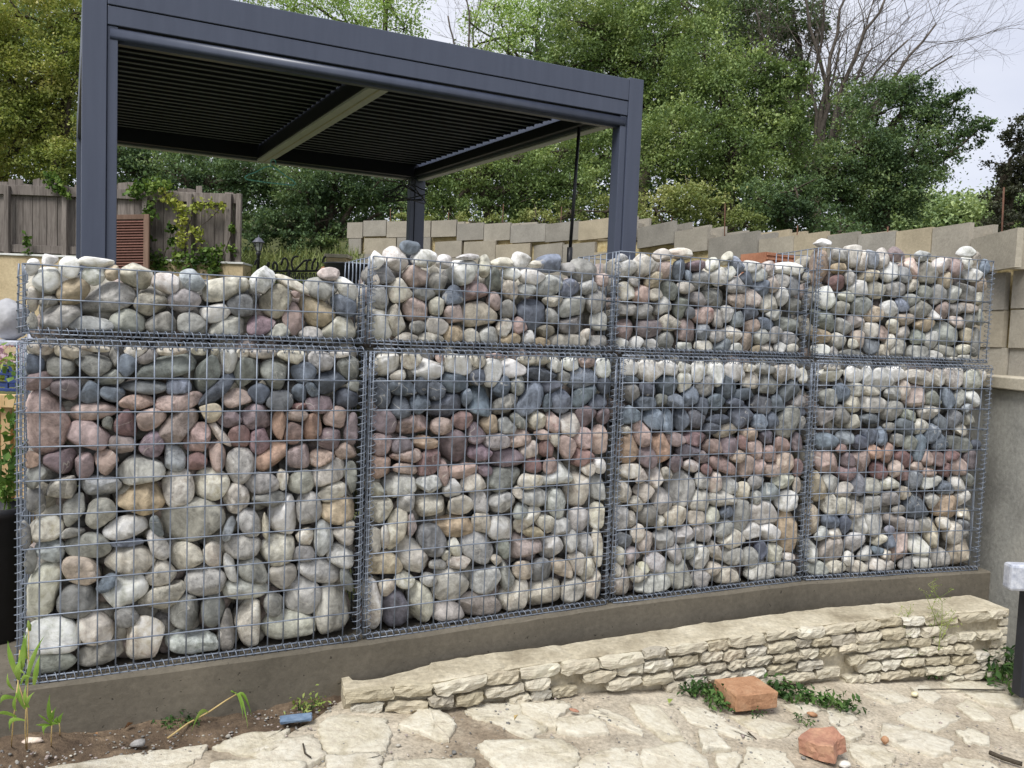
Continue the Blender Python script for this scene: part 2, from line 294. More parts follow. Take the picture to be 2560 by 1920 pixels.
B3U = [('z5', '''1740,105,50,25,0,g 1755,160,68,48,0,w 1770,302,46,56,0,c 1852,312,46,56,0,p 1810,240,30,32,0,n 1760,400,50,48,0,n 1765,515,52,70,0,pm 1738,605,35,45,0,w'''),
('z6', '''35,152,54,68,0,cg 140,92,58,36,0,gp 250,79,72,34,5,c 85,230,50,48,-20,tc 158,171,40,51,0,p 236,172,36,57,0,b 282,200,25,32,0,b 335,150,52,36,0,m 428,140,45,30,-30,w 510,107,42,28,-55,c
572,150,62,38,75,b 650,157,48,39,10,w 755,165,45,40,0,wp 862,165,80,35,0,w 610,225,40,46,0,d 690,200,55,40,0,g 525,190,30,38,0,w 356,235,58,56,0,n 460,212,48,55,0,w 265,272,40,36,0,c 175,292,46,52,0,en
95,315,38,36,0,c 12,310,44,50,0,p 565,265,50,52,0,g 705,277,45,48,0,b 776,252,38,46,0,cp 835,225,40,55,0,g 885,265,38,57,0,nb 438,330,62,58,0,n 330,342,52,42,0,nm 250,380,70,33,100,e 140,377,46,52,0,g
30,415,48,40,0,n 655,340,48,55,0,pg 560,346,46,46,0,p 822,320,54,30,95,wg 745,367,62,52,-30,c 900,368,38,52,0,n 640,420,36,50,0,d 290,415,32,40,0,nb 512,422,63,40,95,gw 375,443,56,52,20,p 452,450,38,56,0,gp
562,460,36,50,0,bg 870,485,66,43,5,eg 770,430,40,36,0,g 55,500,64,58,0,mn 172,475,56,46,0,c 275,520,57,68,10,pm 365,527,42,52,0,bg 450,548,45,44,0,g 545,542,47,50,0,c 650,490,50,40,-30,p 730,477,52,38,20,b
780,545,52,36,70,n 862,560,60,36,0,ge 620,585,40,54,0,pt 697,558,42,48,0,g 152,590,60,60,0,ge 72,605,38,46,0,w 265,618,52,38,0,w 378,619,54,42,0,cw 475,613,52,42,-60,bg 555,628,38,34,0,w 665,635,30,32,0,t
737,628,42,38,0,c 815,623,32,38,0,w 880,632,36,32,0,cw -20,605,36,46,0,w''')]
B3L = [('z6', '''65,755,67,62,0,wc -60,742,45,50,0,w 175,737,58,42,15,w 262,735,35,38,0,w 265,820,42,60,0,wc 345,756,45,60,0,wc 452,778,73,46,95,w 562,772,46,58,0,w 645,810,50,50,0,c 630,740,40,25,0,c 735,742,50,36,0,gn
832,768,55,46,20,c 895,765,40,42,0,w 952,788,34,48,0,cw -40,890,55,55,0,n 155,840,62,60,0,d 40,862,52,42,0,d 387,847,52,63,0,n 500,848,45,66,0,d 745,835,60,66,0,ne 875,877,70,68,0,dn 35,935,52,42,0,db
130,920,38,36,0,e 200,930,48,45,0,b 295,907,40,63,0,b 440,932,52,48,0,bd 600,895,80,35,-15,d 555,935,45,40,0,d 708,943,68,52,10,dn 802,948,65,38,60,b 365,970,36,52,0,d 920,925,48,48,0,n 942,990,30,40,0,d
-60,1015,50,58,0,b 85,1028,50,58,0,b 175,1040,70,45,105,b 255,1035,40,60,0,d 335,1025,45,50,0,dn 598,1010,58,72,0,bd 695,1050,46,50,20,b 770,1037,36,56,0,d 860,1047,85,60,-70,n 455,1040,60,30,-5,d
420,1082,50,36,0,d 940,1045,35,56,0,n 495,1102,60,42,-10,et 18,1120,48,70,0,p 127,1208,104,53,80,o 210,1150,54,36,15,mp 318,1153,56,48,0,rm 285,1218,58,48,0,md -58,1205,56,85,0,ot 45,1252,50,60,0,m
425,1195,52,42,0,pr 520,1184,52,55,0,m 645,1122,47,36,10,pt 595,1168,30,42,0,r 740,1140,42,36,0,dm 570,1248,40,38,0,p 673,1208,51,49,0,p 830,1180,48,46,0,pr 918,1172,33,64,0,m 755,1235,40,46,0,p
212,1292,46,52,0,m 305,1305,45,40,0,wp 495,1305,84,48,20,pr 620,1304,45,60,0,p 388,1330,36,39,0,r 687,1308,35,50,0,p 762,1320,42,41,0,p 836,1294,53,60,0,p 920,1315,34,50,0,rm 358,1250,50,36,0,m
92,1368,48,70,0,cg 157,1348,42,42,0,c 252,1428,106,71,95,g 0,1350,45,52,0,cw 365,1385,46,60,10,g 446,1402,42,64,0,cp 535,1420,44,58,0,g 600,1445,42,46,0,c 675,1402,46,46,0,n 752,1452,62,56,0,nb
836,1395,70,45,-10,ce 915,1412,26,50,0,c 30,1460,54,58,0,c 132,1505,46,80,0,cg 340,1502,62,82,0,cg 480,1490,75,46,0,cg 863,1507,67,60,-20,gw 682,1482,30,42,0,g'''),
('z9', '''55,214,52,66,0,n 125,250,30,45,0,cw 212,212,68,52,-15,c 332,212,52,54,0,c 424,210,42,58,10,c 504,187,36,37,0,b 586,210,56,88,0,en 733,195,86,68,10,wc 862,127,67,60,0,wg 870,292,133,51,95,t
490,282,55,58,0,g 40,368,48,64,0,c 146,347,56,58,0,ge 258,321,56,56,0,g 365,305,66,50,60,gn 648,299,48,50,0,w 764,304,64,54,-10,wc 528,342,66,56,-20,c 285,405,50,55,0,g 207,430,40,60,0,gn
105,476,67,58,0,wg 356,446,58,70,0,wg 448,412,64,38,65,c 538,438,60,52,0,ng 636,460,46,62,0,g 712,416,34,56,0,db 785,427,45,58,0,c 865,448,36,25,0,cw 10,520,38,46,0,c 430,515,42,42,0,c
235,555,100,63,90,nc 702,532,84,64,-15,wc 517,552,94,62,0,c 360,580,66,54,20,ng 78,602,104,72,-10,g 837,526,56,50,0,cg'''),
('z8', '''1752,75,45,60,0,c 1750,222,38,72,0,g 1826,138,43,45,0,c 1805,235,30,55,0,c 1762,348,48,58,0,bn 1835,312,40,55,0,c 1735,432,30,50,0,c 1802,432,58,58,0,gp 1832,540,58,62,0,c 1750,602,58,90,0,c 1718,525,22,40,0,c'''),
('z5', '''1780,722,44,56,0,wc 1792,888,54,66,0,ed 1795,800,38,20,0,d 1782,1025,50,58,0,b 1788,1208,56,92,0,ot 1810,1338,82,48,0,c 1766,1455,42,62,0,c 1772,1097,32,26,0,c''')]
B4U = [('z6', '''1045,145,115,64,90,tp 1045,18,80,30,0,w 1155,85,48,42,0,g 1237,85,52,68,0,cg 1290,122,42,62,0,wp 1155,165,52,32,0,t 1145,246,52,44,0,r 1085,332,61,68,0,w 1340,108,40,54,0,bg 1405,112,40,56,0,wc
1490,88,46,44,0,mp 1452,182,47,62,0,w 1330,205,60,33,0,ct 1215,215,32,48,0,g 1266,275,57,50,0,w 1365,278,51,53,0,c 1480,280,60,46,0,n 1575,152,38,66,0,p 1625,98,48,34,0,g 1655,182,56,73,0,ce 1530,195,42,52,0,gb
1740,148,54,42,0,wp 1825,155,39,50,0,pm 1770,232,38,54,0,tc 1880,125,40,40,0,w 1890,75,44,32,0,w 1935,108,34,38,0,c 1924,203,44,40,10,wg 1998,156,37,48,0,b 1964,255,45,50,0,tc 1893,294,64,42,60,ng 1811,305,38,46,0,wg
1733,315,43,55,0,ng 1652,290,44,47,0,eg 1580,268,38,40,0,c 1562,345,50,47,0,ge 1515,373,38,42,0,b 1270,374,54,58,0,ge 1195,328,54,34,10,ce 1160,396,60,46,0,cn 1342,420,51,46,0,tc 1441,397,50,43,0,wg
1617,398,58,54,-20,nc 1755,410,36,52,0,pm 1830,405,40,36,0,n 1908,392,50,32,25,cp 1970,342,36,48,0,ce 1696,431,46,30,25,w 1064,460,78,48,60,e 1172,505,58,46,45,ge 1245,467,46,38,0,np 1336,521,46,48,0,cw
1465,495,40,36,0,c 1530,455,50,40,0,pc 1645,485,54,44,-10,t 1835,475,50,36,25,pg 1905,460,38,40,0,n 1965,452,28,50,0,ec 1400,535,36,42,0,p 1534,537,50,36,-30,cg 1605,560,32,46,0,eg 1680,571,39,47,0,wg
1776,542,74,76,0,eg 1895,550,48,36,50,tc 1946,587,74,40,100,e 1050,556,52,42,10,t 1153,582,54,50,40,wc 1228,597,30,32,0,c 1266,565,54,33,65,pc 1345,610,44,46,0,bn 1485,624,62,62,0,cn 1397,640,36,42,0,ct
1597,655,58,46,-10,ng 1780,640,61,34,15,ne 1870,637,36,32,0,c 1690,668,40,30,0,g 1222,657,72,28,0,n 1045,638,48,40,0,w 1115,655,30,36,0,g 1780,686,50,18,0,c 1885,682,48,28,10,wc 1442,595,36,50,0,c''')]
B4L = [('z6', '''1120,785,66,46,0,cw 1120,735,46,20,0,cg 1245,771,54,50,10,w 1320,782,42,58,0,w 1405,808,50,62,0,w 1490,768,46,46,0,w 1622,792,88,40,5,c 1725,792,35,42,0,c 1820,800,60,60,0,wp 1930,808,44,54,0,cg
1985,782,24,42,0,c 1532,862,28,58,0,cp 1245,867,36,46,0,gn 1335,872,50,30,5,c 1092,910,48,45,0,n 1165,888,42,62,0,db 1228,938,48,50,0,c 1352,940,80,50,5,cg 1455,882,46,46,0,ng 1600,902,56,64,0,pc
1690,922,48,48,0,ne 1790,912,35,62,0,b 1850,918,38,56,0,ge 1930,912,49,43,15,w 1880,967,36,26,0,bg 1077,1016,54,56,0,ng 1165,1007,44,54,0,n 1455,985,60,56,0,ne 1550,1012,55,46,10,en 1670,987,55,46,0,cg
1338,1034,60,35,5,dn 1244,1058,46,44,-30,ce 1527,1072,53,62,0,de 1627,1078,46,46,0,cg 1732,1048,43,52,0,bn 1820,1038,40,52,0,nb 1910,1037,42,42,0,ec 1860,1100,38,42,0,c 1690,1112,46,60,0,b 1440,1082,42,26,0,n
1091,1158,54,51,0,b 1195,1145,50,38,-20,bn 1277,1167,43,42,20,db 1335,1127,46,50,0,bd 1400,1132,40,60,0,b 1490,1147,50,42,0,n 1560,1162,40,50,0,en 1617,1200,75,33,95,b 1740,1167,48,60,0,bd 1845,1180,76,46,5,ne
1945,1181,30,32,0,d 1165,1198,40,25,0,rp 1088,1282,66,62,0,p 1200,1275,36,42,0,m 1281,1277,53,58,0,p 1355,1222,38,50,0,o 1440,1232,42,64,0,op 1530,1262,48,49,0,r 1391,1323,48,53,0,r 1480,1320,40,52,0,p
1602,1310,36,30,0,p 1655,1260,38,52,0,p 1725,1266,38,50,0,rm 1800,1242,42,38,0,r 1770,1322,36,36,0,r 1840,1297,46,60,0,p 1910,1262,36,56,0,mn 1200,1344,46,50,0,mp 1660,1342,42,32,0,p 1520,1360,38,40,0,r
1104,1402,52,54,0,g 1182,1455,50,60,0,cg 1266,1412,42,60,0,bn 1331,1422,58,56,0,cg 1452,1408,64,40,0,cw 1590,1392,42,62,0,nb 1675,1396,62,40,-5,we 1839,1398,35,50,0,wc 1902,1382,40,42,0,e 1760,1432,56,38,20,bd
1520,1452,46,42,0,c 1036,1425,40,75,0,tc'''), ('z9', '''1095,145,44,63,0,wc 1180,128,50,78,0,c 1242,167,48,56,0,c 1346,142,54,56,0,gn 1450,116,48,56,0,ng 1600,152,66,68,0,d 1690,116,38,46,0,cw 1768,146,68,72,0,to
1869,112,37,47,0,wc 1500,172,50,28,15,n 1885,202,42,46,0,c 1012,247,38,94,0,ct 1110,241,50,42,10,b 1195,262,30,62,0,bd 1269,252,42,62,0,wc 1372,242,100,63,95,g 1495,251,62,40,25,cg 1565,266,38,46,0,n
1640,262,46,48,0,cg 1760,257,38,46,0,c 1810,292,70,42,95,c 1870,257,35,36,0,nb 1440,287,40,25,0,bg 1045,312,46,44,-30,g 1135,312,46,36,0,c 1111,401,79,72,0,np 1000,412,30,62,0,g 1250,366,57,66,0,wg
1385,342,40,42,0,c 1445,357,36,38,0,b 1512,385,105,46,100,p 1616,373,60,58,0,wc 1705,320,80,42,95,ct 1371,410,38,26,5,b 1430,432,44,34,20,c 1205,456,38,46,0,wc 1310,432,46,50,0,gn 1726,458,59,58,0,nc
1850,427,84,52,-75,ct 1880,318,30,25,0,n 1020,524,61,48,0,eg 1127,502,62,52,0,c 1250,516,58,46,0,c 1394,498,84,48,5,cg 1535,492,46,48,0,ng 1625,482,46,42,0,wc''')]
STONES = [(B1L, B1U), (B2L, B2U), (B3L, B3U), (B4L, B4U)]


ZO = {'R1': (0, 620, .217), 'R2': (440, 620, .217), 'R3': (0, 960, .217), 'R4': (440, 960, .217), 'R5': (0, 1300, .2532), 'R6': (440, 1300, .217),
      'z5': (800, 600, .434), 'z6': (1600, 600, .434), 'z8': (800, 1200, .434), 'z9': (1600, 1200, .434)}
HEADING = [0.4488, 0.4818, 0.4234, 0.2923]
ORIGIN = [(-1.40574, 2.28126), (-0.4733, 2.73031), (0.44383, 3.20986), (1.38737, 3.63509)]
UPPER = [0.2, 0.3, 0.4, 0.5]
DEPTH, SETBACK, TGAP = 0.34, 0.045, 0.027
USHIFT = [0.0, 0.0, -0.016, 0.012]

NTH, NLAT = 36, 15
th = np.linspace(0, 2 * np.pi, NTH, endpoint=False)
phis = np.linspace(-np.pi / 2, np.pi / 2, NLAT)[1:-1]
_F = []
for k in range(len(phis) - 1):
    for j in range(NTH):
        a, b2 = k * NTH + j, k * NTH + (j + 1) % NTH
        _F.append((a, b2, b2 + NTH, a + NTH))
nb = len(phis) * NTH
for j in range(NTH):
    _F.append((nb, (j + 1) % NTH, j)); _F.append((nb + 1, (len(phis) - 1) * NTH + j, (len(phis) - 1) * NTH + (j + 1) % NTH))

def pebble_mesh(M, r, T, rr):
    """M: 2x2 in-plane axes, r: outline factor per angle, T: half thickness.  local x along, y depth, z up"""
    ex_ = rr.uniform(0.45, 0.75)
    c = np.cos(phis) ** ex_; s = np.sign(np.sin(phis)) * np.abs(np.sin(phis)) ** 0.95
    e = np.stack([np.cos(th), np.sin(th)])
    q = np.zeros((len(phis), NTH, 3))
    q[..., 0] = c[:, None] * e[0] * r; q[..., 2] = c[:, None] * e[1] * r; q[..., 1] = -s[:, None]
    q = np.concatenate([q.reshape(-1, 3), [[0, 1, 0]], [[0, -1, 0]]])
    # worn flats and knocked corners
    for _ in range(rr.integers(3, 8)):
        n = rr.normal(size=3); n[1] = -abs(n[1]) * 1.1; n /= np.linalg.norm(n); h = rr.uniform(0.60, 0.9)
        d = q @ n; q = q - np.clip(d - h, 0, None)[:, None] * n * rr.uniform(.55, .95)
    # waviness, from broad swells to small dents
    d = np.zeros(len(q))
    for f_, a_ in ((1.6, .026), (1.6, .026), (3.0, .016), (3.0, .016), (5.5, .009), (5.5, .009), (9., .005), (9., .005), (9., .005)):
        w = rr.normal(size=3) * f_; d += np.sin(q @ w + rr.uniform(0, 6.28)) * a_
    if rr.random() < .3:                                   # a hollow or crease
        n = rr.normal(size=3); n[1] = -abs(n[1]); n /= np.linalg.norm(n); g = q @ n; k = rr.normal(size=3); k -= n * (k @ n); k /= np.linalg.norm(k)
        d -= .07 * np.exp(-((q @ k - rr.uniform(-.3, .3)) / .09) ** 2) * np.clip(g, 0, 1)
    tilt = rr.normal(size=2) * 0.14
    q = q * (1 + d)[:, None]
    out = np.zeros_like(q)
    pl = q[:, [0, 2]] @ M.T
    out[:, 0], out[:, 2] = pl[:, 0], pl[:, 1]
    out[:, 1] = q[:, 1] * T + pl[:, 0] * tilt[0] + pl[:, 1] * tilt[1]
    return out

def parse(txt):
    L = []
    for z, body in txt:
        ox, oy, s = ZO[z]
        for w in body.split():
            p = w.split(',')
            x, y, a, b2, ang = map(float, p[:5]); L.append((ox + x * s, oy + y * s, a * s, b2 * s, math.radians(ang), p[5]))
    return L

def wire_mesh(name, L, r, seed):
    rr = np.random.default_rng(seed); t = np.linspace(0, 1, 7)
    x = np.cumsum(rr.normal(size=7)) * 0.0011; y = np.cumsum(rr.normal(size=7)) * 0.0011
    x -= np.linspace(x[0], x[-1], 7); y -= np.linspace(y[0], y[-1], 7)
    V, F = tube(np.stack([x, y, t * L], 1), r, 6)
    me = bpy.data.meshes.new(name); me.from_pydata([tuple(v) for v in V], [], F); me.update()
    me.polygons.foreach_set('use_smooth', np.ones(len(me.polygons), dtype=bool)); me.materials.append(M_WIRE); return me
_wc = {}
def wire(L, seed, r=0.0024):
    k = (round(L, 3), seed % 5, r)
    if k not in _wc: _wc[k] = wire_mesh('wire', L, r, seed % 5 + int(L * 100))
    return _wc[k]
_hc = {}
def helix(L, R=0.0145, pitch=0.0245, r=0.0014):
    k = (round(L, 3), R)
    if k not in _hc:
        n = int(L / pitch * 11); t = np.linspace(0, 1, n); a = t * L / pitch * 2 * np.pi
        wob = 1 + 0.07 * np.sin(a * 0.13) + 0.05 * np.sin(a * 0.37)
        V, F = tube(np.stack([np.cos(a) * R * wob, np.sin(a) * R * wob, t * L + 0.003 * np.sin(a * 0.07)], 1), r, 5)
        me = bpy.data.meshes.new('spiral_coil'); me.from_pydata([tuple(v) for v in V], [], F); me.update()
        me.polygons.foreach_set('use_smooth', np.ones(len(me.polygons), dtype=bool)); me.materials.append(M_WIRE); _hc[k] = me
    return _hc[k]
HP = math.pi / 2

def ico(sub):
    import bmesh
    bm = bmesh.new(); bmesh.ops.create_icosphere(bm, subdivisions=sub, radius=1)
    V = np.array([v.co[:] for v in bm.verts]); F = np.array([[v.index for v in f.verts] for f in bm.faces]); bm.free(); return V, F
ICO3, ICO2 = ico(3), ico(2)
def fill_mesh(name, parent, W, H, layers, seed, z_off=0.0):
    rr = np.random.default_rng(seed); Vs, Fs, n0 = [], [], 0
    for (dep, sp, I, top) in layers:
        nx, nzz = int(round(W / sp)), max(1, int(round((H - top) / (sp * 0.85))))
        for j in range(nzz):
            for i in range(nx):
                x = (i + 0.5 + 0.5 * (j % 2) + rr.uniform(-.25, .25)) * W / nx; z = (j + 0.5 + rr.uniform(-.2, .2)) * (H - top) / nzz
                a = rr.uniform(0.56, 0.8) * sp
                R = np.linalg.qr(rr.normal(size=(3, 3)))[0]
                V = I[0] * np.array([a, a * rr.uniform(.7, .95), a * rr.uniform(.55, .85)])
                V = V * (1 + 0.05 * np.sin(V[:, :1] * 60 + rr.uniform(0, 6)) + 0.05 * np.sin(V[:, 2:] * 55 + rr.uniform(0, 6)))
                V = V @ R.T
                x = min(max(x, a * .75), W - a * .75)
                V = V + np.array([x, dep + rr.uniform(-.01, .015), max(z, a * .8) + z_off])
                Vs.append(V); Fs.append(I[1] + n0); n0 += len(V)
    o = mk(name, np.concatenate(Vs), np.concatenate(Fs), M_COBF, parent, True); o['kind'] = 'stuff'; return o

ALL_LABELS = [
    ['lower gabion basket of the biggest cobbles, at the near end of the wall', 'shallow upper gabion basket, two mesh rows, topped by a pale upright cobble'],
    ['lower gabion basket second from the near end, with a full grey band under cream stones', 'upper gabion basket three mesh rows high, heaped with pale cobbles'],
    ['lower gabion basket second from the concrete wall, banded cream, slate and maroon', 'upper gabion basket four mesh rows high, beside the stepped block wall'],
    ['lower gabion basket at the far end next to the concrete side wall', 'tallest upper gabion basket, five mesh rows, with a long tan stone at its corner']]

for bi in range(4):
    for tier in range(2):
        h = HEADING[bi]; ex = np.array([math.cos(h), math.sin(h), 0]); ey = np.array([-math.sin(h), math.cos(h), 0]); ez = np.array([0, 0, 1.])
        O = np.array([*ORIGIN[bi], 0.0]); H = 1.0; W = 1.0
        if tier: O = O + ey * SETBACK + ez * (1 + TGAP) + ex * USHIFT[bi]; H = UPPER[bi]
        root = empty('gabion_basket', O, h)
        tag(root, ALL_LABELS[bi][tier], 'gabion', 'stone filled gabion baskets')
        # traced stones on the front
        L = []
        for (px, py, a, b2, ang, c) in parse(STONES[bi][tier]):
            sz = min(a, b2) * O[1] / FPX * 1.0
            p0 = O + ey * (0.012 + 0.5 * sz)
            u = []
            for (qx, qy) in ((px, py), (px + a * math.cos(ang), py + a * math.sin(ang)), (px - b2 * math.sin(ang), py + b2 * math.cos(ang))):
                w = hit(qx, qy, p0, ey) - O; u.append(np.array([w @ ex, w @ ez]))
            Mx = np.stack([u[1] - u[0], u[2] - u[0]], 1)
            if any(np.linalg.norm(u[0] - o['c']) < 0.55 * min(np.linalg.norm(o['M'][:, 0]), np.linalg.norm(o['M'][:, 1])) for o in L): continue
            L.append({'c': u[0], 'M': Mx, 'col': c})
        for o in L: o['I'] = np.linalg.inv(o['M'])
        E = np.stack([np.cos(th), np.sin(th)])
        tg = np.linspace(0.35, 1.3, 32)
        for si, o in enumerate(L):
            rr = np.random.default_rng(1000 * bi + 500 * tier + si)
            D = o['M'] @ E
            r = 1.18 + sum(rr.normal() * a_ * np.cos(k_ * th + rr.uniform(0, 6.28)) for k_, a_ in ((2, .03), (3, .045), (4, .03), (5, .02)))
            rad = max(np.linalg.norm(o['M'][:, 0]), np.linalg.norm(o['M'][:, 1]))
            for q in L:
                if q is o: continue
                rq = max(np.linalg.norm(q['M'][:, 0]), np.linalg.norm(q['M'][:, 1]))
                if np.linalg.norm(q['c'] - o['c']) > 1.1 * (rad + rq): continue
                P = o['c'][:, None, None] + D[:, :, None] * tg[None, None, :]
                dq = np.linalg.norm(np.einsum('ij,jkl->ikl', q['I'], P - q['c'][:, None, None]), axis=0)
                bad = dq < tg[None, :]
                first = np.where(bad.any(1), tg[np.argmax(bad, 1)], 1.3)
                r = np.minimum(r, first - 0.0008 / np.linalg.norm(D, axis=0))
            # keep inside the basket
            for (lim, k, sgn) in ((0.012, 0, -1), (W - 0.012, 0, 1), (0.012, 1, -1)) + (((H - 0.004, 1, 1),) if tier == 0 else ()):
                t = (lim - o['c'][k]) / np.where(np.abs(D[k]) < 1e-9, 1e-9, D[k])
                ok = (np.sign(D[k]) == sgn)
                r = np.where(ok, np.minimum(r, np.maximum(t, 0.3)), r)
            r = np.clip(r, 0.4, 1.27)
            ker = np.array([1, 3, 4, 3, 1.]); ker /= ker.sum()
            for _ in range(2):
                r = sum(np.roll(r, s) * w for s, w in zip((-2, -1, 0, 1, 2), ker))
            r = r * 1.015
            gm = math.sqrt(np.linalg.norm(o['M'][:, 0]) * np.linalg.norm(o['M'][:, 1])) * r.mean()
            T = gm * rr.uniform(0.58, 0.8)
            V = pebble_mesh(o['M'], r, T, rr)
            yc = 0.006 - V[:, 1].min() + rr.uniform(0, 0.008)
            s = mk('stone', V, _F, M_COB, root, True, (o['c'][0], yc, o['c'][1]))
            cols = [np.array(CC[ch]) for ch in o['col']]
            base = cols[0] if len(cols) == 1 else cols[0] * 0.62 + cols[1] * 0.38
            base = base * rr.uniform(0.92, 1.06) + rr.normal(size=3) * 1.5
            base = base.mean() + (base - base.mean()) * 0.78
            s.color = lin(*np.clip(base, 20, 245))
        # stones further in
        if tier == 0:
            fill_mesh('stone_filling', root, W, H + 0.012, [(0.118, 0.075, ICO3, 0.0), (0.18, 0.08, ICO2, 0.0), (0.24, 0.09, ICO2, 0.0)], 10 + bi)
        else:
            fill_mesh('stone_filling', root, W, H, [(0.118, 0.075, ICO3, 0.012), (0.18, 0.082, ICO3, 0.0), (0.265, 0.09, ICO2, 0.015)], 20 + bi, -0.022)
        # front mesh: 5 x 10 cm
        for k in range(21):
            share('vertical_wire', wire(H, k + bi), root, (k * 0.05, 0, 0))
        for k in range(int(round(H / 0.1)) + 1):
            share('horizontal_wire', wire(1.0, k + 2), root, (0, -0.0046, min(k * 0.1, H)), (0, HP, 0))
        # end panels and the back rail
        for xs in ((0.0, 1.0) if (bi == 3 or tier == 1) else (0.0,)):
            for k in range(1, 8):
                share('vertical_wire', wire(H, k), root, (xs, k * DEPTH / 7, 0))
            for k in range(int(round(H / 0.1)) + 1):
                share('horizontal_wire', wire(DEPTH, k), root, (xs + 0.0046, 0, min(k * 0.1, H)), (-HP, 0, 0))
        share('back_rail', wire(1.0, 3), root, (0, DEPTH, H), (0, HP, 0))
        # spiral binders on the edges
        share('spiral_coil', helix(1.0), root, (0, 0.004, 0.004), (0, HP, 0))
        if tier == 0:
            share('spiral_coil', helix(1.0), root, (0, 0.004, H + 0.002), (0, HP, 0))
            share('edge_wire', wire(1.0, 1, 0.003), root, (0, 0.012, H + 0.010), (0, HP, 0))
        share('edge_wire', wire(1.0, 4, 0.003), root, (0, 0.012, 0.010), (0, HP, 0))
        hl = H if tier == 0 else H - 0.03
        share('spiral_coil', helix(hl), root, (0.0, 0.006, 0))
        share('spiral_coil', helix(hl), root, (1.0, 0.006, 0))
        share('edge_wire', wire(H, 2, 0.003), root, (-0.009, 0.008, 0)); share('edge_wire', wire(H, 3, 0.003), root, (1.009, 0.008, 0))

# ------------------------------------------------------------------ ground, footing, low stone wall, paving
def gz(x, y):                                   # level of the path in front of the wall
    return float(np.interp(x, (-3, -1.4, -.9, -.5, .35, 1.3, 2.2, 3.5), (-.14, -.155, -.185, -.188, -.24, -.35, -.425, -.46)))
def ghit(px, py):
    z = -0.22
    for _ in range(12):
        p = hz(px, py, z); z = gz(p[0], p[1])
    return np.array([p[0], p[1], z])
def wall_y(x):                                  # front line of the gabions
    xs = [-6, -1.406, -0.505, 0.413, 1.356, 2.345, 3.2]; ys = [0.2, 2.281, 2.715, 3.194, 3.621, 3.923, 4.15]
    return float(np.interp(x, xs, ys))

M_SOIL = surf('soil', [(0.3, lin(72, 60, 49)), (0.55, lin(100, 85, 69)), (0.75, lin(136, 118, 97))], 14, 0.95, 0.9, 90, 0.01, fine=0.5, offset=False)
M_GRASS = surf('rough_grass_ground', [(0.3, lin(52, 58, 34)), (0.7, lin(92, 96, 56))], 3, 0.95, 0.6, 30, 0.03, fine=0.4, offset=False)
# ground sheet out to the horizon, rising into the wooded bank behind
gx = np.concatenate([np.linspace(-300, -20, 12)[:-1], np.linspace(-20, 20, 61), np.linspace(20, 300, 12)[1:]])
gy = np.concatenate([np.linspace(-60, 0, 6)[:-1], np.linspace(0, 40, 81), np.linspace(40, 500, 14)[1:]])
V = []
for y in gy:
    for x in gx:
        back = y - wall_y(min(max(x, -6), 3.2)) - 0.3
        if back < 0.0: z = gz(min(max(x, -3), 3.5), y) - 0.03
        else:
            z = -0.03 + 0.10 * min(back, 6.0)
            s = max(0, y - 10.2); z += 0.0 if s <= 0 else 1.2 * min(s, 1.4) / 1.4 + 0.16 * min(s, 26)
            if x > 6: z -= min(1.0, (x - 6) / 10) * 0.12 * min(s, 26)
        V.append((x, y, z))
nx = len(gx)
F = [(j * nx + i, j * nx + i + 1, (j + 1) * nx + i + 1, (j + 1) * nx + i) for j in range(len(gy) - 1) for i in range(nx - 1)]
tag(mk('ground', V, F, M_GRASS, smooth=True), kind='structure')

# mortar bed of the path
M_BED, nt, b = mat_new('sandy_mortar_bed')
v = objvec(nt, False)
n1 = noise(nt, v, 2.2, 6, 0.6, 0.3); n2 = noise(nt, v, 70, 5, 0.7); n3 = noise(nt, v, 9, 4, 0.6)
c = ramp(nt, n1, [(0.3, lin(132, 119, 102)), (0.42, lin(166, 155, 137)), (0.62, lin(186, 177, 160)), (0.8, lin(196, 189, 174))])
c = mixc(nt, 0.5, c, ramp(nt, n3, [(0.3, 0.3), (0.7, 0.68)]), 'OVERLAY')
c = mixc(nt, 0.55, c, ramp(nt, n2, [(0.28, 0.12), (0.5, 0.5), (0.72, 0.85)]), 'OVERLAY')
nt.links.new(c, b.inputs['Base Color']); b.inputs['Roughness'].default_value = 0.95; b.inputs['Specular IOR Level'].default_value = 0.15
hh = N(nt, 'ShaderNodeMath', operation='ADD'); nt.links.new(n2, hh.inputs[0]); nt.links.new(n3, hh.inputs[1]); bump(nt, b, hh.outputs[0], 0.7, 0.008)
M_FLAG, nt, b = mat_new('limestone_flag')
v = objvec(nt); oi = nt.nodes.new('ShaderNodeObjectInfo')
n1 = noise(nt, v, 7, 6, 0.65, 0.8); n2 = noise(nt, v, 55, 5, 0.7)
c = ramp(nt, n1, [(0.28, lin(166, 155, 131)), (0.45, lin(196, 189, 171)), (0.6, lin(208, 203, 188)), (0.78, lin(182, 174, 156))])
c = mixc(nt, 0.25, c, ramp(nt, oi.outputs['Random'], [(0, lin(158, 148, 118)), (0.5, lin(206, 198, 176)), (1, lin(178, 170, 154))]))
c = mixc(nt, 0.4, c, ramp(nt, n2, [(0.3, 0.22), (0.6, 0.6)]), 'OVERLAY')
nt.links.new(c, b.inputs['Base Color']); b.inputs['Roughness'].default_value = 0.9; b.inputs['Specular IOR Level'].default_value = 0.2
hh = N(nt, 'ShaderNodeMath', operation='ADD'); nt.links.new(n2, hh.inputs[0]); nt.links.new(n1, hh.inputs[1]); bump(nt, b, hh.outputs[0], 0.8, 0.008)

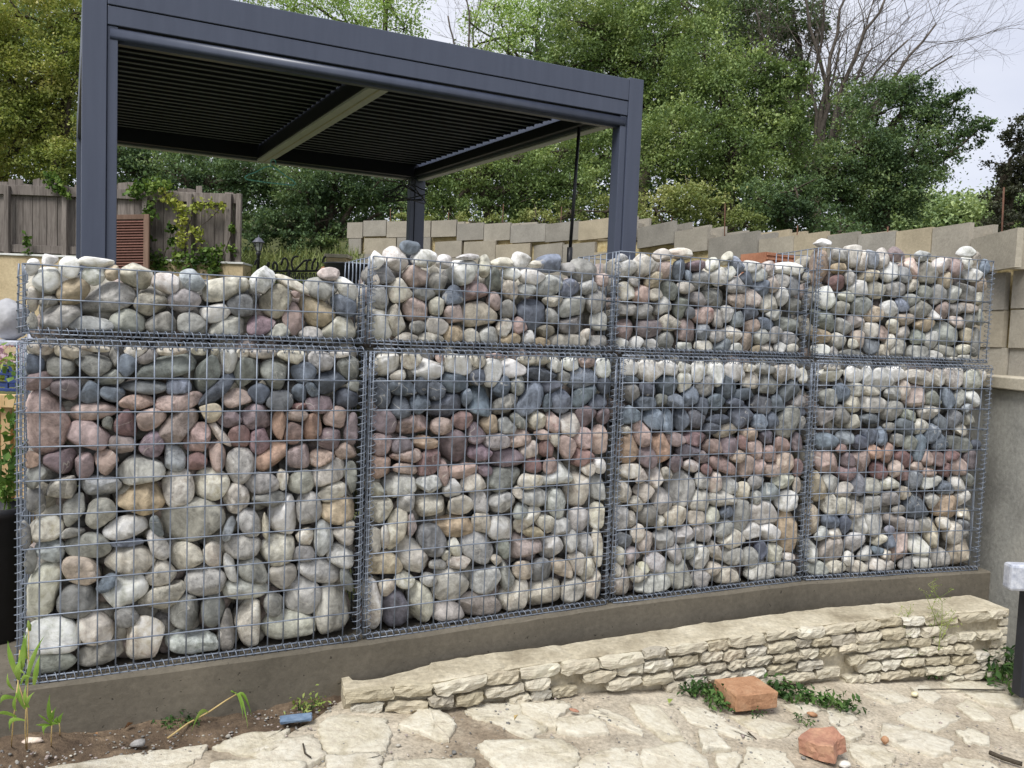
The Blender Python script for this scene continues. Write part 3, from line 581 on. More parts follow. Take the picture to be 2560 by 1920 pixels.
edge = [(-700, 2060), (-250, 1975), (0, 1924), (150, 1905), (300, 1890), (400, 1878), (520, 1862), (600, 1846), (660, 1828), (716, 1822), (745, 1806), (790, 1790), (842, 1762)]
lowbase = [(865, 1769), (1095, 1760), (1338, 1744), (1533, 1742), (1708, 1738), (1990, 1716), (2229, 1706), (2403, 1690), (2498, 1645)]
path_back = [ghit(*p)[:2] for p in edge] + [ghit(*p)[:2] + np.array([-0.04, 0.12]) for p in lowbase] + [np.array([3.4, 4.05])]
pb = np.array(path_back)
xs = np.linspace(-3.2, 3.4, 110); V = []; F = []; NY = 46
for i, x in enumerate(xs):
    yb = float(np.interp(x, pb[:, 0], pb[:, 1])) + (0.012 * math.sin(x * 31) + 0.01 * math.sin(x * 73) if x < -0.5 else 0)
    for j in range(NY):
        t = j / (NY - 1); y = 0.4 + (yb - 0.4) * t ** 0.8
        z = gz(x, y) - 0.005 + 0.006 * math.sin(x * 9 + y * 4) * math.sin(y * 11 - x * 3) + 0.004 * math.sin(x * 23 + 1) * math.sin(y * 27)
        if t > 0.985 and x < -0.5: z -= 0.022
        V.append((x, y, z))
for i in range(len(xs) - 1):
    for j in range(NY - 1): F.append((i * NY + j, (i + 1) * NY + j, (i + 1) * NY + j + 1, i * NY + j + 1))
path = tag(mk('path', V, F, M_BED, smooth=True), kind='structure')
# bare soil between path and footing
V = []; F = []; NY = 14; xs = np.linspace(-3.0, -0.45, 90); r2 = np.random.default_rng(3)
for i, x in enumerate(xs):
    yf = min(float(np.interp(x, pb[:, 0], pb[:, 1])), wall_y(x) - .05) - 0.03; yb = wall_y(x) + 0.05
    for j in range(NY):
        t = j / (NY - 1); V.append((x, yf + (yb - yf) * t, gz(x, 0) - 0.012 + 0.030 * t + r2.normal() * 0.0045 + 0.008 * math.sin(x * 17 + t * 9)))
for i in range(len(xs) - 1):
    for j in range(NY - 1): F.append((i * NY + j, (i + 1) * NY + j, (i + 1) * NY + j + 1, i * NY + j + 1))
tag(mk('soil_bed', V, F, M_SOIL, smooth=True), 'strip of bare brown soil below the concrete footing', kind='structure')

# flagstones, each a slab of its own
def slab(name, poly, mat, parent, thick, rr, sub=5, rough=0.006, top=None):
    P = [np.asarray(p, float) for p in poly]; out = []
    for i in range(len(P)):
        a, b2 = P[i], P[(i + 1) % len(P)]
        for k in range(sub):
            t = k / sub; out.append(a + (b2 - a) * t + (rr.normal(size=2) * rough if k else 0))
    out = np.array(out); c = out.mean(0); out = c + (out - c) * 1.05; n = len(out)
    rings = [(1.0, -thick), (1.0, 0.55), (0.98, 0.95), (0.8, 1.0), (0.5, 1.05), (0.2, 1.02)]
    V = []; 
    for s, h in rings:
        for p in out:
            q = c + (p - c) * s; z0 = gz(q[0], q[1])
            V.append((q[0] - c[0], q[1] - c[1], z0 + (h if h < 0 else h * top) + (rr.normal() * 0.0013 if h > 0 else 0)))
    F = [(k * n + j, k * n + (j + 1) % n, (k + 1) * n + (j + 1) % n, (k + 1) * n + j) for k in range(len(rings) - 1) for j in range(n)]
    V.append((0, 0, gz(*c) + top)); F += [((len(rings) - 1) * n + j, (len(rings) - 1) * n + (j + 1) % n, len(V) - 1) for j in range(n)]
    return mk(name, V, F, mat, parent, True, (c[0], c[1], 0))
FL8 = ['0,1420 60,1370 240,1370 385,1390 395,1480 370,1565 200,1570 45,1565 10,1500', '460,1425 600,1310 660,1320 770,1400 770,1440 740,1510 680,1510 580,1460', '840,1330 870,1300 1140,1285 1160,1350 1300,1430 1210,1485 1000,1400 900,1370',
  '1150,1290 1270,1292 1390,1282 1440,1300 1370,1370 1358,1430 1305,1418 1180,1350', '1372,1385 1560,1362 1640,1410 1662,1468 1500,1475 1370,1450', '1555,1330 1640,1325 1760,1370 1850,1440 1850,1470 1720,1420 1600,1370',
  '1790,1300 1950,1310 2060,1440 2110,1510 1980,1500 1850,1390', '920,1540 1000,1515 1380,1510 1470,1560 1490,1610 1450,1670 1050,1680 960,1600', '1500,1622 1620,1562 1815,1552 1860,1640 1850,1720 1460,1720', '1862,1562 2090,1516 2212,1600 2260,1720 1890,1720 1850,1605',
  '380,1640 640,1620 880,1625 860,1720 350,1720', '2080,1310 2180,1310 2330,1380 2330,1420 2200,1400 2100,1350', '-380,1560 -210,1500 -40,1480 -10,1530 30,1590 -60,1640 -330,1650', '40,1600 330,1590 360,1625 330,1700 60,1720']
FL9 = ['225,1320 420,1370 640,1480 640,1490 470,1450 300,1400', '520,1370 640,1365 910,1430 840,1480 740,1490 640,1430', '340,1450 430,1450 520,1560 450,1550 360,1560', '630,1535 820,1572 885,1659 860,1720 560,1720 605,1605',
  '1215,1530 1370,1530 1470,1600 1440,1640 1300,1650 1220,1590', '1400,1420 1560,1440 1800,1520 1780,1570 1700,1590 1500,1540 1400,1480', '1490,1370 1640,1310 1840,1370 1700,1450 1600,1430', '1820,1310 1880,1270 1990,1330 2040,1390 1920,1380',
  '1820,1460 1900,1440 2010,1490 2010,1530 1880,1520', '1290,1230 1450,1215 1560,1270 1470,1290 1350,1260', '1560,1200 1640,1185 1730,1250 1690,1290 1600,1250', '1740,1180 1900,1170 2100,1200 2080,1220 1850,1220', '1750,1640 1830,1600 2000,1620 2100,1690 2050,1740 1750,1740',
  '2130,1370 2212,1330 2300,1380 2280,1460 2160,1430', '1880,1240 2080,1240 2200,1270 2180,1310 2000,1290', '1480,1690 1640,1670 1720,1740 1500,1790', '930,1690 1180,1720 1300,1690 1420,1760 1200,1830 950,1800', '440,1590 560,1580 590,1625 520,1690 450,1690',
  '1080,1330 1190,1320 1250,1380 1180,1420 1100,1400', '820,1300 980,1290 1040,1330 930,1360', '1130,1440 1230,1430 1290,1470 1230,1500 1150,1490']
FL7 = ['250,1720 290,1662 700,1590 870,1568 1180,1532 1150,1590 1060,1662 1000,1740', '1235,1545 1400,1475 1600,1455 1665,1445 1635,1500 1560,1580 1480,1600', '1180,1720 1240,1640 1480,1625 1750,1640 1700,1740', '-300,1790 -60,1715 220,1690 160,1800 -100,1830']
k = 0
for (ox, oy, s), L in (((800, 1200, .434), FL8), ((1600, 1200, .434), FL9), ((0, 1200, .434), FL7)):
    for w in L:
        poly = [ghit(ox + float(q.split(',')[0]) * s, oy + float(q.split(',')[1]) * s)[:2] for q in w.split()]
        k += 1
        slab('flagstone', poly, M_FLAG, path, -(-0.03), np.random.default_rng(k), 5, 0.0035, 0.003 + 0.004 * (k % 3))
rr = np.random.default_rng(12)                   # slabs nearer than the frame, so the path goes on
for i in range(16):
    cx, cy = -2.2 + (i % 8) * 0.62 + rr.uniform(-.1, .1), 1.75 - 0.55 * (i // 8) + rr.uniform(-.1, .1)
    a = np.sort(rr.uniform(0, 6.28, 7)); 
    slab('flagstone', [(cx + math.cos(t) * rr.uniform(.18, .27), cy + math.sin(t) * rr.uniform(.14, .22)) for t in np.linspace(0, 5.4, 7) + rr.uniform(0, .4)], M_FLAG, path, 0.03, np.random.default_rng(100 + i), 4, 0.006, 0.01)
# grit on soil and path
M_GRIT = cobble_material('grit', True)
ICO1 = ico(1)
Vs, Fs, n0 = [], [], 0
for i in range(1100):
    if i < 620:
        x = rr.uniform(-1.75, -0.55); yf = float(np.interp(x, pb[:, 0], pb[:, 1])); p = np.array([x, rr.uniform(min(yf, wall_y(x) - .06) - .03, wall_y(x) - .03), gz(x, 0) + 0.002])
    else:
        p = ghit(rr.uniform(700, 2560), rr.uniform(1745, 1930)); p[2] += 0.004
    a = rr.uniform(.0018, .0055) * (1.8 if rr.random() < .08 else 1)
    Vs.append(ICO1[0] * a * np.array([1, rr.uniform(.6, 1), rr.uniform(.4, .8)]) * (1 + rr.normal(size=(12, 1)) * .15) + p); Fs.append(ICO1[1] + n0); n0 += 12
tag(mk('gravel', np.concatenate(Vs), np.concatenate(Fs), M_GRIT), 'loose grit scattered over the soil and the path', 'gravel', kind='stuff')

# concrete footing under the gabions
M_CONC, nt, b = mat_new('footing_concrete')
v = objvec(nt, False)
n1 = noise(nt, v, 1.6, 6, 0.6); n2 = noise(nt, v, 45, 6, 0.7); st = noise(nt, objvec(nt, False, (1.0, 1.0, 22.0)), 2.2, 5, 0.6)
c = ramp(nt, n1, [(0.3, lin(86, 81, 71)), (0.5, lin(103, 97, 86)), (0.72, lin(118, 111, 98))])
c = mixc(nt, 0.16, c, ramp(nt, st, [(0.3, 0.36), (0.7, 0.62)]), 'OVERLAY')
c = mixc(nt, 0.45, c, ramp(nt, n2, [(0.3, 0.3), (0.7, 0.65)]), 'OVERLAY')
pit = ramp(nt, noise(nt, v, 55, 2, 0.5), [(0.25, 0.45), (0.30, 1.0)])
c = mixc(nt, 1.0, c, pit, 'MULTIPLY')
nt.links.new(c, b.inputs['Base Color']); b.inputs['Roughness'].default_value = 0.9; b.inputs['Specular IOR Level'].default_value = 0.2
hh = N(nt, 'ShaderNodeMath', operation='ADD'); nt.links.new(n2, hh.inputs[0]); nt.links.new(pit, hh.inputs[1]); bump(nt, b, hh.outputs[0], 0.5, 0.004)
line = [(-4.2, 0.93)] + [ORIGIN[0]] + [ORIGIN[1]] + [ORIGIN[2]] + [ORIGIN[3]] + [(2.40, 3.94)]
line = np.array(line, float)
pts = []
for i in range(len(line) - 1):
    for t in np.linspace(0, 1, 14, endpoint=False): pts.append(line[i] * (1 - t) + line[i + 1] * t)
pts = np.array(pts + [line[-1]]); tng = np.gradient(pts, axis=0); tng /= np.linalg.norm(tng, axis=1)[:, None]; nrm = np.stack([-tng[:, 1], tng[:, 0]], 1)
V = []; rr = np.random.default_rng(5)
for p, n in zip(pts, nrm):
    w = rr.normal() * 0.0012
    for d, z in ((-0.028, -0.55), (-0.030, -0.012), (-0.024, -0.004), (0.42, -0.004), (0.42, -0.55)):
        q = p + n * (d + w); V.append((q[0], q[1], z + (rr.normal() * 0.0012 if z > -0.1 else 0)))
F = [(i * 5 + j, (i + 1) * 5 + j, (i + 1) * 5 + (j + 1) % 5, i * 5 + (j + 1) % 5) for i in range(len(pts) - 1) for j in range(5)]
F += [tuple(range(5)), tuple((len(pts) - 1) * 5 + j for j in (4, 3, 2, 1, 0))]
tag(mk('concrete_footing', V, F, M_CONC), 'long brown-grey concrete footing carrying the gabion wall', 'footing')

# low dry-laid stone wall in front of the footing
M_LST, nt, b = mat_new('ledge_stone')
v = objvec(nt); oi = nt.nodes.new('ShaderNodeObjectInfo')
n1 = noise(nt, v, 14, 6, 0.65, 0.8); n2 = noise(nt, v, 70, 5, 0.7); st = noise(nt, objvec(nt, True, (3, 3, 26)), 4, 5, 0.6, 0.5)
c = ramp(nt, oi.outputs['Random'], [(0, lin(170, 160, 136)), (0.35, lin(200, 193, 174)), (0.6, lin(184, 174, 152)), (0.85, lin(208, 203, 188)), (1, lin(164, 156, 140))])
c = mixc(nt, 0.45, c, ramp(nt, n1, [(0.3, 0.3), (0.7, 0.72)]), 'OVERLAY'); c = mixc(nt, 0.3, c, ramp(nt, st, [(0.3, 0.25), (0.7, 0.7)]), 'OVERLAY')
nt.links.new(c, b.inputs['Base Color']); b.inputs['Roughness'].default_value = 0.92; b.inputs['Specular IOR Level'].default_value = 0.2
hh = N(nt, 'ShaderNodeMath', operation='ADD'); nt.links.new(n2, hh.inputs[0]); nt.links.new(st, hh.inputs[1]); bump(nt, b, hh.outputs[0], 0.8, 0.008)
M_MORT = surf('wall_mortar', [(0.3, lin(140, 130, 110)), (0.5, lin(172, 163, 142)), (0.72, lin(196, 188, 168))], 5, 0.95, 0.7, 55, 0.008, fine=0.4, offset=False)
ZT = -0.098
ft = np.array([hz(x, y, ZT - (0.02 if x < 1000 else 0)) for x, y in [(862, 1728), (980, 1716), (1095, 1703), (1338, 1662), (1533, 1635), (1752, 1603), (1990, 1569), (2229, 1543), (2425, 1530), (2516, 1521)]])
bk = np.array([hz(x, y, ZT) for x, y in [(872, 1694), (960, 1678), (1060, 1660), (1240, 1632), (1400, 1612), (1520, 1595), (1752, 1559), (2034, 1523), (2294, 1500), (2500, 1481)]])
lw = empty('low_stone_wall', (ft[0][0], ft[0][1], -0.22)); tag(lw, 'low cream limestone ledge wall with mortared top below the footing', 'stone wall')
LO = np.array([ft[0][0], ft[0][1], -0.22])
seg = np.concatenate([[0], np.cumsum(np.linalg.norm(np.diff(ft[:, :2], axis=0), axis=1))]); LL = seg[-1]
def onw(s):
    p = np.array([np.interp(s, seg, ft[:, k]) for k in range(3)]); q = np.array([np.interp(s, seg, ft[:, k]) for k in range(2)])
    e = 0.02; t = np.array([np.interp(min(s + e, LL), seg, ft[:, k]) - np.interp(max(s - e, 0), seg, ft[:, k]) for k in range(2)]); t /= np.linalg.norm(t)
    return p, t, np.array([-t[1], t[0]])
def back_dist(p, n):                            # from the front edge straight back to the rear edge of the top
    best = 0.2
    for a_, b_ in zip(bk[:-1, :2], bk[1:, :2]):
        d = b_ - a_; det = n[0] * -d[1] + n[1] * d[0]
        if abs(det) < 1e-9: continue
        w_ = a_ - p[:2]; t_ = (w_[0] * -d[1] + w_[1] * d[0]) / det; u_ = (n[0] * w_[1] - n[1] * w_[0]) / det
        if 0 <= u_ <= 1 and 0 < t_ < .6: best = t_
    return best
# mortar core
V = []; ns = 90; rr = np.random.default_rng(9)
for i in range(ns):
    s = LL * i / (ns - 1); p, t, n = onw(s); w = max(back_dist(p, n), 0.07)
    zb = gz(p[0], p[1]) - 0.05; zt = p[2]; j = lambda a: rr.normal() * a
    for d, z in ((0.028, zb), (0.022 + j(.004), (zb + zt) / 2), (0.02 + j(.003), zt - 0.035), (0.010 + j(.002), zt - 0.006), (0.02 + j(.002), zt + j(.0012)), (w * .5, zt + 0.003 + j(.0015)), (w, zt + j(.0015)), (w, zb)):
        V.append((p[0] + n[0] * d - LO[0], p[1] + n[1] * d - LO[1], z - LO[2]))
F = [(i * 8 + j, (i + 1) * 8 + j, (i + 1) * 8 + (j + 1) % 8, i * 8 + (j + 1) % 8) for i in range(ns - 1) for j in range(8)] + [tuple(range(8)), tuple((ns - 1) * 8 + j for j in range(7, -1, -1))]
mk('mortar_core', V, F, M_MORT, lw, False)
def ledge(s0, s1, z0, z1, out, deep, rr, seed):
    """rough split stone set in the wall face"""
    nu, nv, nd = 7, 4, 3; sm = (s0 + s1) / 2; p, t, n = onw(sm); zc = (z0 + z1) / 2
    V = []; idx = {}
    a, bb = (s1 - s0) / 2, (z1 - z0) / 2
    tl, tr = rr.normal() * .15, rr.normal() * .15; el, er = rr.uniform(-.25, .25, 2)
    for i in range(nu):
        for j in range(nv):
            for k in range(nd):
                u, w = i / (nu - 1) * 2 - 1, j / (nv - 1) * 2 - 1
                edge = (abs(u) > .99) + (abs(w) > .99)
                uu = u * (1 + (el if u < 0 else er) * w * .35); ww = w * (1 - 0.18 * abs(u) ** 3) + tl * u * .3
                d = [-out * (1 if edge == 0 else 0.72 if edge == 1 else 0.5), out * .2, deep][k]
                jit = rr.normal(size=3) * np.array([.0028, .003, .0022]) * (1 if k < 2 else .3)
                x, z, y = uu * a + jit[0], ww * bb + jit[2], d + (jit[1] if k == 0 else 0)
                idx[i, j, k] = len(V); V.append((t[0] * x + n[0] * y, t[1] * x + n[1] * y, z))
    F = []
    for i in range(nu - 1):
        for j in range(nv - 1): F.append((idx[i, j, 0], idx[i + 1, j, 0], idx[i + 1, j + 1, 0], idx[i, j + 1, 0]))
    for k in range(nd - 1):
        for i in range(nu - 1):
            F.append((idx[i, 0, k], idx[i, 0, k + 1], idx[i + 1, 0, k + 1], idx[i + 1, 0, k])); F.append((idx[i, nv - 1, k], idx[i + 1, nv - 1, k], idx[i + 1, nv - 1, k + 1], idx[i, nv - 1, k + 1]))
        for j in range(nv - 1):
            F.append((idx[0, j, k], idx[0, j + 1, k], idx[0, j + 1, k + 1], idx[0, j, k + 1])); F.append((idx[nu - 1, j, k], idx[nu - 1, j, k + 1], idx[nu - 1, j + 1, k + 1], idx[nu - 1, j + 1, k]))
    mk('ledge_stone', V, F, M_LST, lw, False, (p[0] - LO[0], p[1] - LO[1], zc - LO[2]))
rr = np.random.default_rng(21); row = 0; zoff = 0.006
while row < 8:
    hrow = rr.uniform(0.032, 0.042); s = rr.uniform(0, .03)
    if row == 0: s = 0.0
    while s < LL - 0.03:
        w = rr.uniform(.07, .15) * (1.25 if row == 0 else 1); e = min(s + w, LL)
        p, t, n = onw((s + e) / 2); zt = p[2] - zoff + rr.normal() * .003; g = gz(p[0], p[1])
        hh_ = hrow * rr.uniform(.85, 1.1)
        if zt - hh_ * .6 > g and rr.random() > (0.0 if row == 0 else 0.07): ledge(s, e, zt - hh_, zt, rr.uniform(.004, .022), 0.05, rr, row * 100 + int(s * 100))
        s = e + rr.uniform(.006, .016)
    zoff += hrow + rr.uniform(.006, .011); row += 1
# end stones that close the wall at its far end
for k in range(6):
    p, t, n = onw(LL); z1 = ZT - 0.004 - k * .043
    if z1 - .03 < gz(p[0], p[1]): break
    mb = MB(); mb.box(-.03, .022, 0.0, .16, -.036, 0); o = mb.build('ledge_stone', M_LST, lw, False, (p[0] - LO[0], p[1] - LO[1], z1 - LO[2]), 0.006); o.rotation_euler = (0, 0, math.atan2(t[1], t[0]) + rr.normal() * .05)

# ------------------------------------------------------------------ side wall in raw concrete with its coping, dark post and board at the edge
M_RAW = surf('raw_concrete', [(0.3, lin(126, 125, 120)), (0.5, lin(160, 159, 152)), (0.72, lin(184, 181, 172))], 1.8, 0.9, 0.5, 40, 0.006, fine=0.3, offset=False)
M_COPE = surf('coping_concrete', [(0.3, lin(168, 160, 142)), (0.7, lin(196, 188, 170))], 6, 0.9, 0.4, 60, 0.004)
sw = empty('side_wall', (2.5, 4.4, -0.35)); tag(sw, 'raw concrete retaining wall with pale coping beside the far gabions', 'wall')
mb = MB(); mb.box(0.0, 0.35, -0.62, 1.6, -0.3, 1.245); mb.build('wall_slab', M_RAW, sw, bevel=0.008)
mb = MB(); mb.box(-0.035, 0.40, -0.65, 1.5, 1.248, 1.31); mb.build('coping', M_COPE, sw, bevel=0.006)
M_DARKP = surf('dark_paint', [(0.3, lin(34, 36, 42)), (0.7, lin(48, 50, 56))], 8, 0.6, 0.2, 80, 0.001)
M_GALV = surf('worn_galvanised', [(0.3, lin(140, 146, 160)), (0.5, lin(178, 182, 192)), (0.7, lin(205, 208, 214))], 30, 0.6, 0.2, 90, 0.001, metal=0.15)
p = at(2560, 1560, 3.3)
ps = empty('table_frame', (p[0], p[1], -0.36)); tag(ps, 'dark metal frame with a worn pale galvanised top at the edge', 'table')
mb = MB(); mb.box(-.012, .045, -.03, .03, 0, 0.5); mb.build('leg', M_DARKP, ps, bevel=0.003)
mb = MB(); mb.box(.62, .675, -.03, .03, 0, 0.5); mb.build('leg', M_DARKP, ps, bevel=0.003)
q0, q1 = at(2516, 1440, 3.25), at(2980, 1452, 3.25)
mb = MB(); mb.box(q0[0] - p[0], q1[0] - p[0], q0[1] - p[1] - .03, q0[1] - p[1] + .03, q0[2] + .36 - .055, q0[2] + .36 + .055); o = mb.build('top_board', M_GALV, ps, bevel=0.012)

# ------------------------------------------------------------------ stepped wall of hollow concrete blocks
M_BLK, nt, b = mat_new('concrete_block')
v = objvec(nt); oi = nt.nodes.new('ShaderNodeObjectInfo')
n1 = noise(nt, v, 5, 5, 0.6); n2 = noise(nt, v, 60, 5, 0.7)
c = ramp(nt, oi.outputs['Random'], [(0, lin(140, 136, 128)), (0.3, lin(160, 154, 142)), (0.55, lin(174, 162, 138)), (0.75, lin(150, 146, 138)), (1, lin(166, 159, 144))])
c = mixc(nt, 0.4, c, ramp(nt, n1, [(0.3, 0.3), (0.7, 0.68)]), 'OVERLAY'); c = mixc(nt, 0.3, c, ramp(nt, n2, [(0.3, 0.3), (0.7, 0.7)]), 'OVERLAY')
nt.links.new(c, b.inputs['Base Color']); b.inputs['Roughness'].default_value = 0.95; b.inputs['Specular IOR Level'].default_value = 0.15
bump(nt, b, n2, 0.5, 0.004)
M_JOINT = surf('rough_joint_concrete', [(0.3, lin(170, 150, 105)), (0.7, lin(205, 190, 150))], 20, 0.95, 0.8, 60, 0.01)
bw = empty('block_wall', (0.4, 9.2, 0.4)); tag(bw, 'unfinished stepped wall of bare beige concrete blocks behind the gabions', 'wall')
BO = np.array([0.4, 9.2, 0.4])
# px, depth, top px  -> plan path with its top level
key = [(868, 10.5, 555), (1115, 9.9, 554), (1366, 9.0, 558), (1594, 7.9, 560), (1690, 7.3, 566), (1900, 6.3, 586), (2145, 5.4, 590), (2427, 4.6, 560), (2560, 4.05, 560)]
kp = np.array([at(x, y, Y) for x, Y, y in key])
kp[-1] = [kp[-2][0] + 0.15, 3.95, kp[-2][2] - .03]
sg = np.concatenate([[0], np.cumsum(np.linalg.norm(np.diff(kp[:, :2], axis=0), axis=1))])
def onb(s):
    p = np.array([np.interp(s, sg, kp[:, k]) for k in range(3)])
    q = np.array([np.interp(s + .05, sg, kp[:, k]) - np.interp(s - .05, sg, kp[:, k]) for k in range(2)]); q /= np.linalg.norm(q)
    return p, q
_bm = {}
def block_mesh(Lb, Hb, T=0.2):
    k = (round(Lb, 3), round(Hb, 3))
    if k not in _bm:
        me = bpy.data.meshes.new('block'); g = 0.0
        V = []; w = 0.032
        # hollow shell: two faces and two webs, open top
        mb = MB(); mb.box(-Lb / 2, Lb / 2, 0, w, -Hb, 0); mb.box(-Lb / 2, Lb / 2, T - w, T, -Hb, 0)
        for x in (-Lb * .27, Lb * .27): mb.box(x - .02, x + .02, w, T - w, -Hb, -0.05)
        me.from_pydata(mb.v, [], mb.f); me.update(); me.materials.append(M_BLK); _bm[k] = me
    return _bm[k]
rr = np.random.default_rng(33)
HB = 0.2
bY = lambda px: float(np.interp(px, [k_[0] for k_ in key], [k_[1] for k_ in key]))
# top course as it stands: left px, right px, level read at the middle of the top edge
topc = [(868, 907, 556), (908, 966, 551), (967, 1031, 553), (1033, 1077, 552), (1078, 1142, 551), (1143, 1209, 558), (1210, 1276, 558), (1277, 1364, 561), (1366, 1446, 556), (1447, 1527, 549), (1528, 1592, 545), (1594, 1687, 561), (1688, 1769, 573), (1770, 1897, 587), (1898, 1985, 594), (1986, 2067, 583), (2068, 2145, 584), (2146, 2240, 583), (2241, 2330, 573), (2331, 2426, 563), (2428, 2545, 584)]
zs, ss = [], []
for (x0, x1, y) in topc:
    p0, p1 = at(x0, y, bY(x0)), at(x1, y, bY(x1)); z = at((x0 + x1) / 2, y, bY((x0 + x1) / 2))[2]; d = p1 - p0; Lb = np.linalg.norm(d[:2])
    me_ = block_mesh(Lb - .005, HB); c_ = (p0 + p1) / 2
    share('block', me_, bw, np.array([c_[0], c_[1], z]) - BO, (0, 0, math.atan2(d[1], d[0]) + rr.normal() * .02))
    zs.append(z); ss.append(c_)
ss = np.array(ss)
for crs in range(1, 12):
    s = (0.25 if crs % 2 else 0.0) - .2
    while s < sg[-1] + .3:
        p, t = onb(max(s, .05)); ang = math.atan2(t[1], t[0]); i_ = int(np.argmin(np.linalg.norm(ss[:, :2] - p[:2], axis=1)))
        zt_ = min(zs[max(0, i_ - 1):i_ + 2]) - crs * (HB + .003) + rr.uniform(-.006, .004)
        Lb = 0.5
        if s < .05: s = .13; Lb = .26
        p, t = onb(s)
        if zt_ > (0.45 if s < sg[-1] - 3.0 else -0.45):
            o = share('block', block_mesh(Lb - .012 if rr.random() < .8 else Lb - .07, HB), bw, np.array([p[0], p[1], zt_]) - BO, (0, rr.normal() * .006, ang + rr.normal() * .014))
            off = rr.uniform(-.015, .008); o.location.x += -t[1] * off; o.location.y += t[0] * off
        s += Lb / 2 + .25
# second leaf behind, its blocks peeping over the steps
for s in np.arange(0.4, sg[-1] - .2, 0.5):
    if rr.random() < 0.35: continue
    p, t = onb(s); n = np.array([-t[1], t[0]])
    share('block', block_mesh(0.494, HB), bw, np.array([p[0] + n[0] * .26, p[1] + n[1] * .26, p[2] + rr.uniform(-.02, .035)]) - BO, (0, 0, math.atan2(t[1], t[0]) + rr.normal() * .01))
M_RUST = surf('rusty_bar', [(0.3, lin(70, 50, 42)), (0.7, lin(110, 78, 60))], 30, 0.8, 0.2, 90, 0.001)
for s in np.arange(0.6, sg[-1], 0.83):
    p, t = onb(s); n = np.array([-t[1], t[0]]); q = np.array([p[0] + n[0] * .1, p[1] + n[1] * .1, p[2] - .3]) - BO; hh_ = rr.uniform(.34, .55)
    mb = MB(); mb.tube([q, q + np.array([rr.normal() * .01, rr.normal() * .01, hh_])], .005, 5); mb.build('steel_bar', M_RUST, bw, True)
# concrete core seen through the gaps
mb = MB(); V = []
for s in np.linspace(0.1, sg[-1] - .05, 60):
    p, t = onb(s); n = np.array([-t[1], t[0]])
    for d, z in ((.05, -.5), (.05, p[2] - .17), (.15, p[2] - .17), (.15, -.5)): V.append((p[0] + n[0] * d - BO[0], p[1] + n[1] * d - BO[1], z - BO[2]))
F = [(i * 4 + j, (i + 1) * 4 + j, (i + 1) * 4 + (j + 1) % 4, i * 4 + (j + 1) % 4) for i in range(59) for j in range(4)] + [(0, 1, 2, 3), (239, 238, 237, 236)]
mk('concrete_core', V, F, M_JOINT, bw)

# ------------------------------------------------------------------ pergola
M_ALU, nt, b = mat_new('anthracite_powder_coat')
v = objvec(nt); f = noise(nt, v, 300, 2, 0.5); n1 = noise(nt, objvec(nt, True, (9, 9, .8)), 2, 5, 0.6)
nt.links.new(ramp(nt, n1, [(0.3, lin(66, 72, 88)), (0.7, lin(74, 80, 96))]), b.inputs['Base Color'])
b.inputs['Roughness'].default_value = 0.36; b.inputs['Specular IOR Level'].default_value = 0.5; bump(nt, b, f, 0.08, 0.0005)
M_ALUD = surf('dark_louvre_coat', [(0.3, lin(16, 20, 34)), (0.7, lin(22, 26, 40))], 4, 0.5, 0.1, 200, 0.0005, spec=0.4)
M_BOUNCE = surf('bounce_lit_underside', [(0.3, lin(186, 186, 194)), (0.7, lin(202, 202, 208))], 4, 0.5, 0.1, 200, 0.0005)  # beam undersides: light bounced off the ground is put into this pale colour
M_LIP_LIT = surf('louvre_lit_edge', [(0.3, lin(150, 154, 172)), (0.7, lin(166, 170, 188))], 4, 0.5, 0.1, 200, 0.0005)  # paler than the blades: light caught by the lips is in the colour
TH = math.radians(24.8)
PL = at(204, 300, 4.13)                             # outer edge of the near post
er = np.array([math.cos(TH), math.sin(TH)]); en = np.array([-math.sin(TH), math.cos(TH)])
PB = 0.05                                           # foot of the posts
pg = empty('pergola', (PL[0], PL[1], PB), TH); tag(pg, 'anthracite aluminium pergola with a closed louvre roof and rolled screen', 'pergola')
def lp(w): w = np.asarray(w) - np.array([PL[0], PL[1], PB]); return np.array([w[:2] @ er, w[:2] @ en, w[2]])
np0 = np.array([-math.sin(TH), math.cos(TH), 0])
fr = lambda x, y: lp(hit(x, y, (PL[0], PL[1], 0), np0))
RX = fr(1604, 330)[0]                               # outer face of the far front post
TOP = (fr(1564, 198)[2] + fr(700, 20)[2]) / 2; GRV = fr(1564, 250)[2]; BOT = (fr(1546, 287)[2] + fr(300, 62)[2]) / 2; ROLL_B = (fr(295, 100)[2] + fr(1544, 319)[2]) / 2
PWD = fr(266, 300)[0]; CHN = fr(294, 300)[0] - PWD
PD = 3.92 * math.cos(math.radians(4.2)); SKEW = math.tan(math.radians(4.2)); RISE = 0.038
def skw(o):                                         # the plan is not quite square and the roof rises to the back
    me = o.data
    for v in me.vertices:
        x, y, z = v.co; v.co = (x - y * SKEW, y, z + (y * RISE if z > 1.0 else 0))
    return o
print('pergola', RX, TOP, GRV, BOT, ROLL_B, PWD, CHN)
def bx(name, x0, x1, y0, y1, z0, z1, mat=M_ALU, parent=pg, bev=0.004):
    mb = MB(); mb.box(x0, x1, y0, y1, z0, z1); return skw(mb.build(name, mat, parent, bevel=bev))
for (x0, x1, y0, y1) in ((0, PWD, 0, PWD), (RX - PWD, RX, 0, PWD), (0, PWD, PD - PWD, PD), (RX - PWD, RX, PD - PWD, PD)):
    po = bx('post', x0, x1, y0, y1, 0, TOP + (0.012 if y0 == 0 else 0))
    xc = (x1 + .0015, x1 + CHN) if x0 == 0 else (x0 - CHN, x0 - .0015)
    bx('screen_guide', xc[0], xc[1], y0 + .012, y1 - .012, 0, BOT - .002)
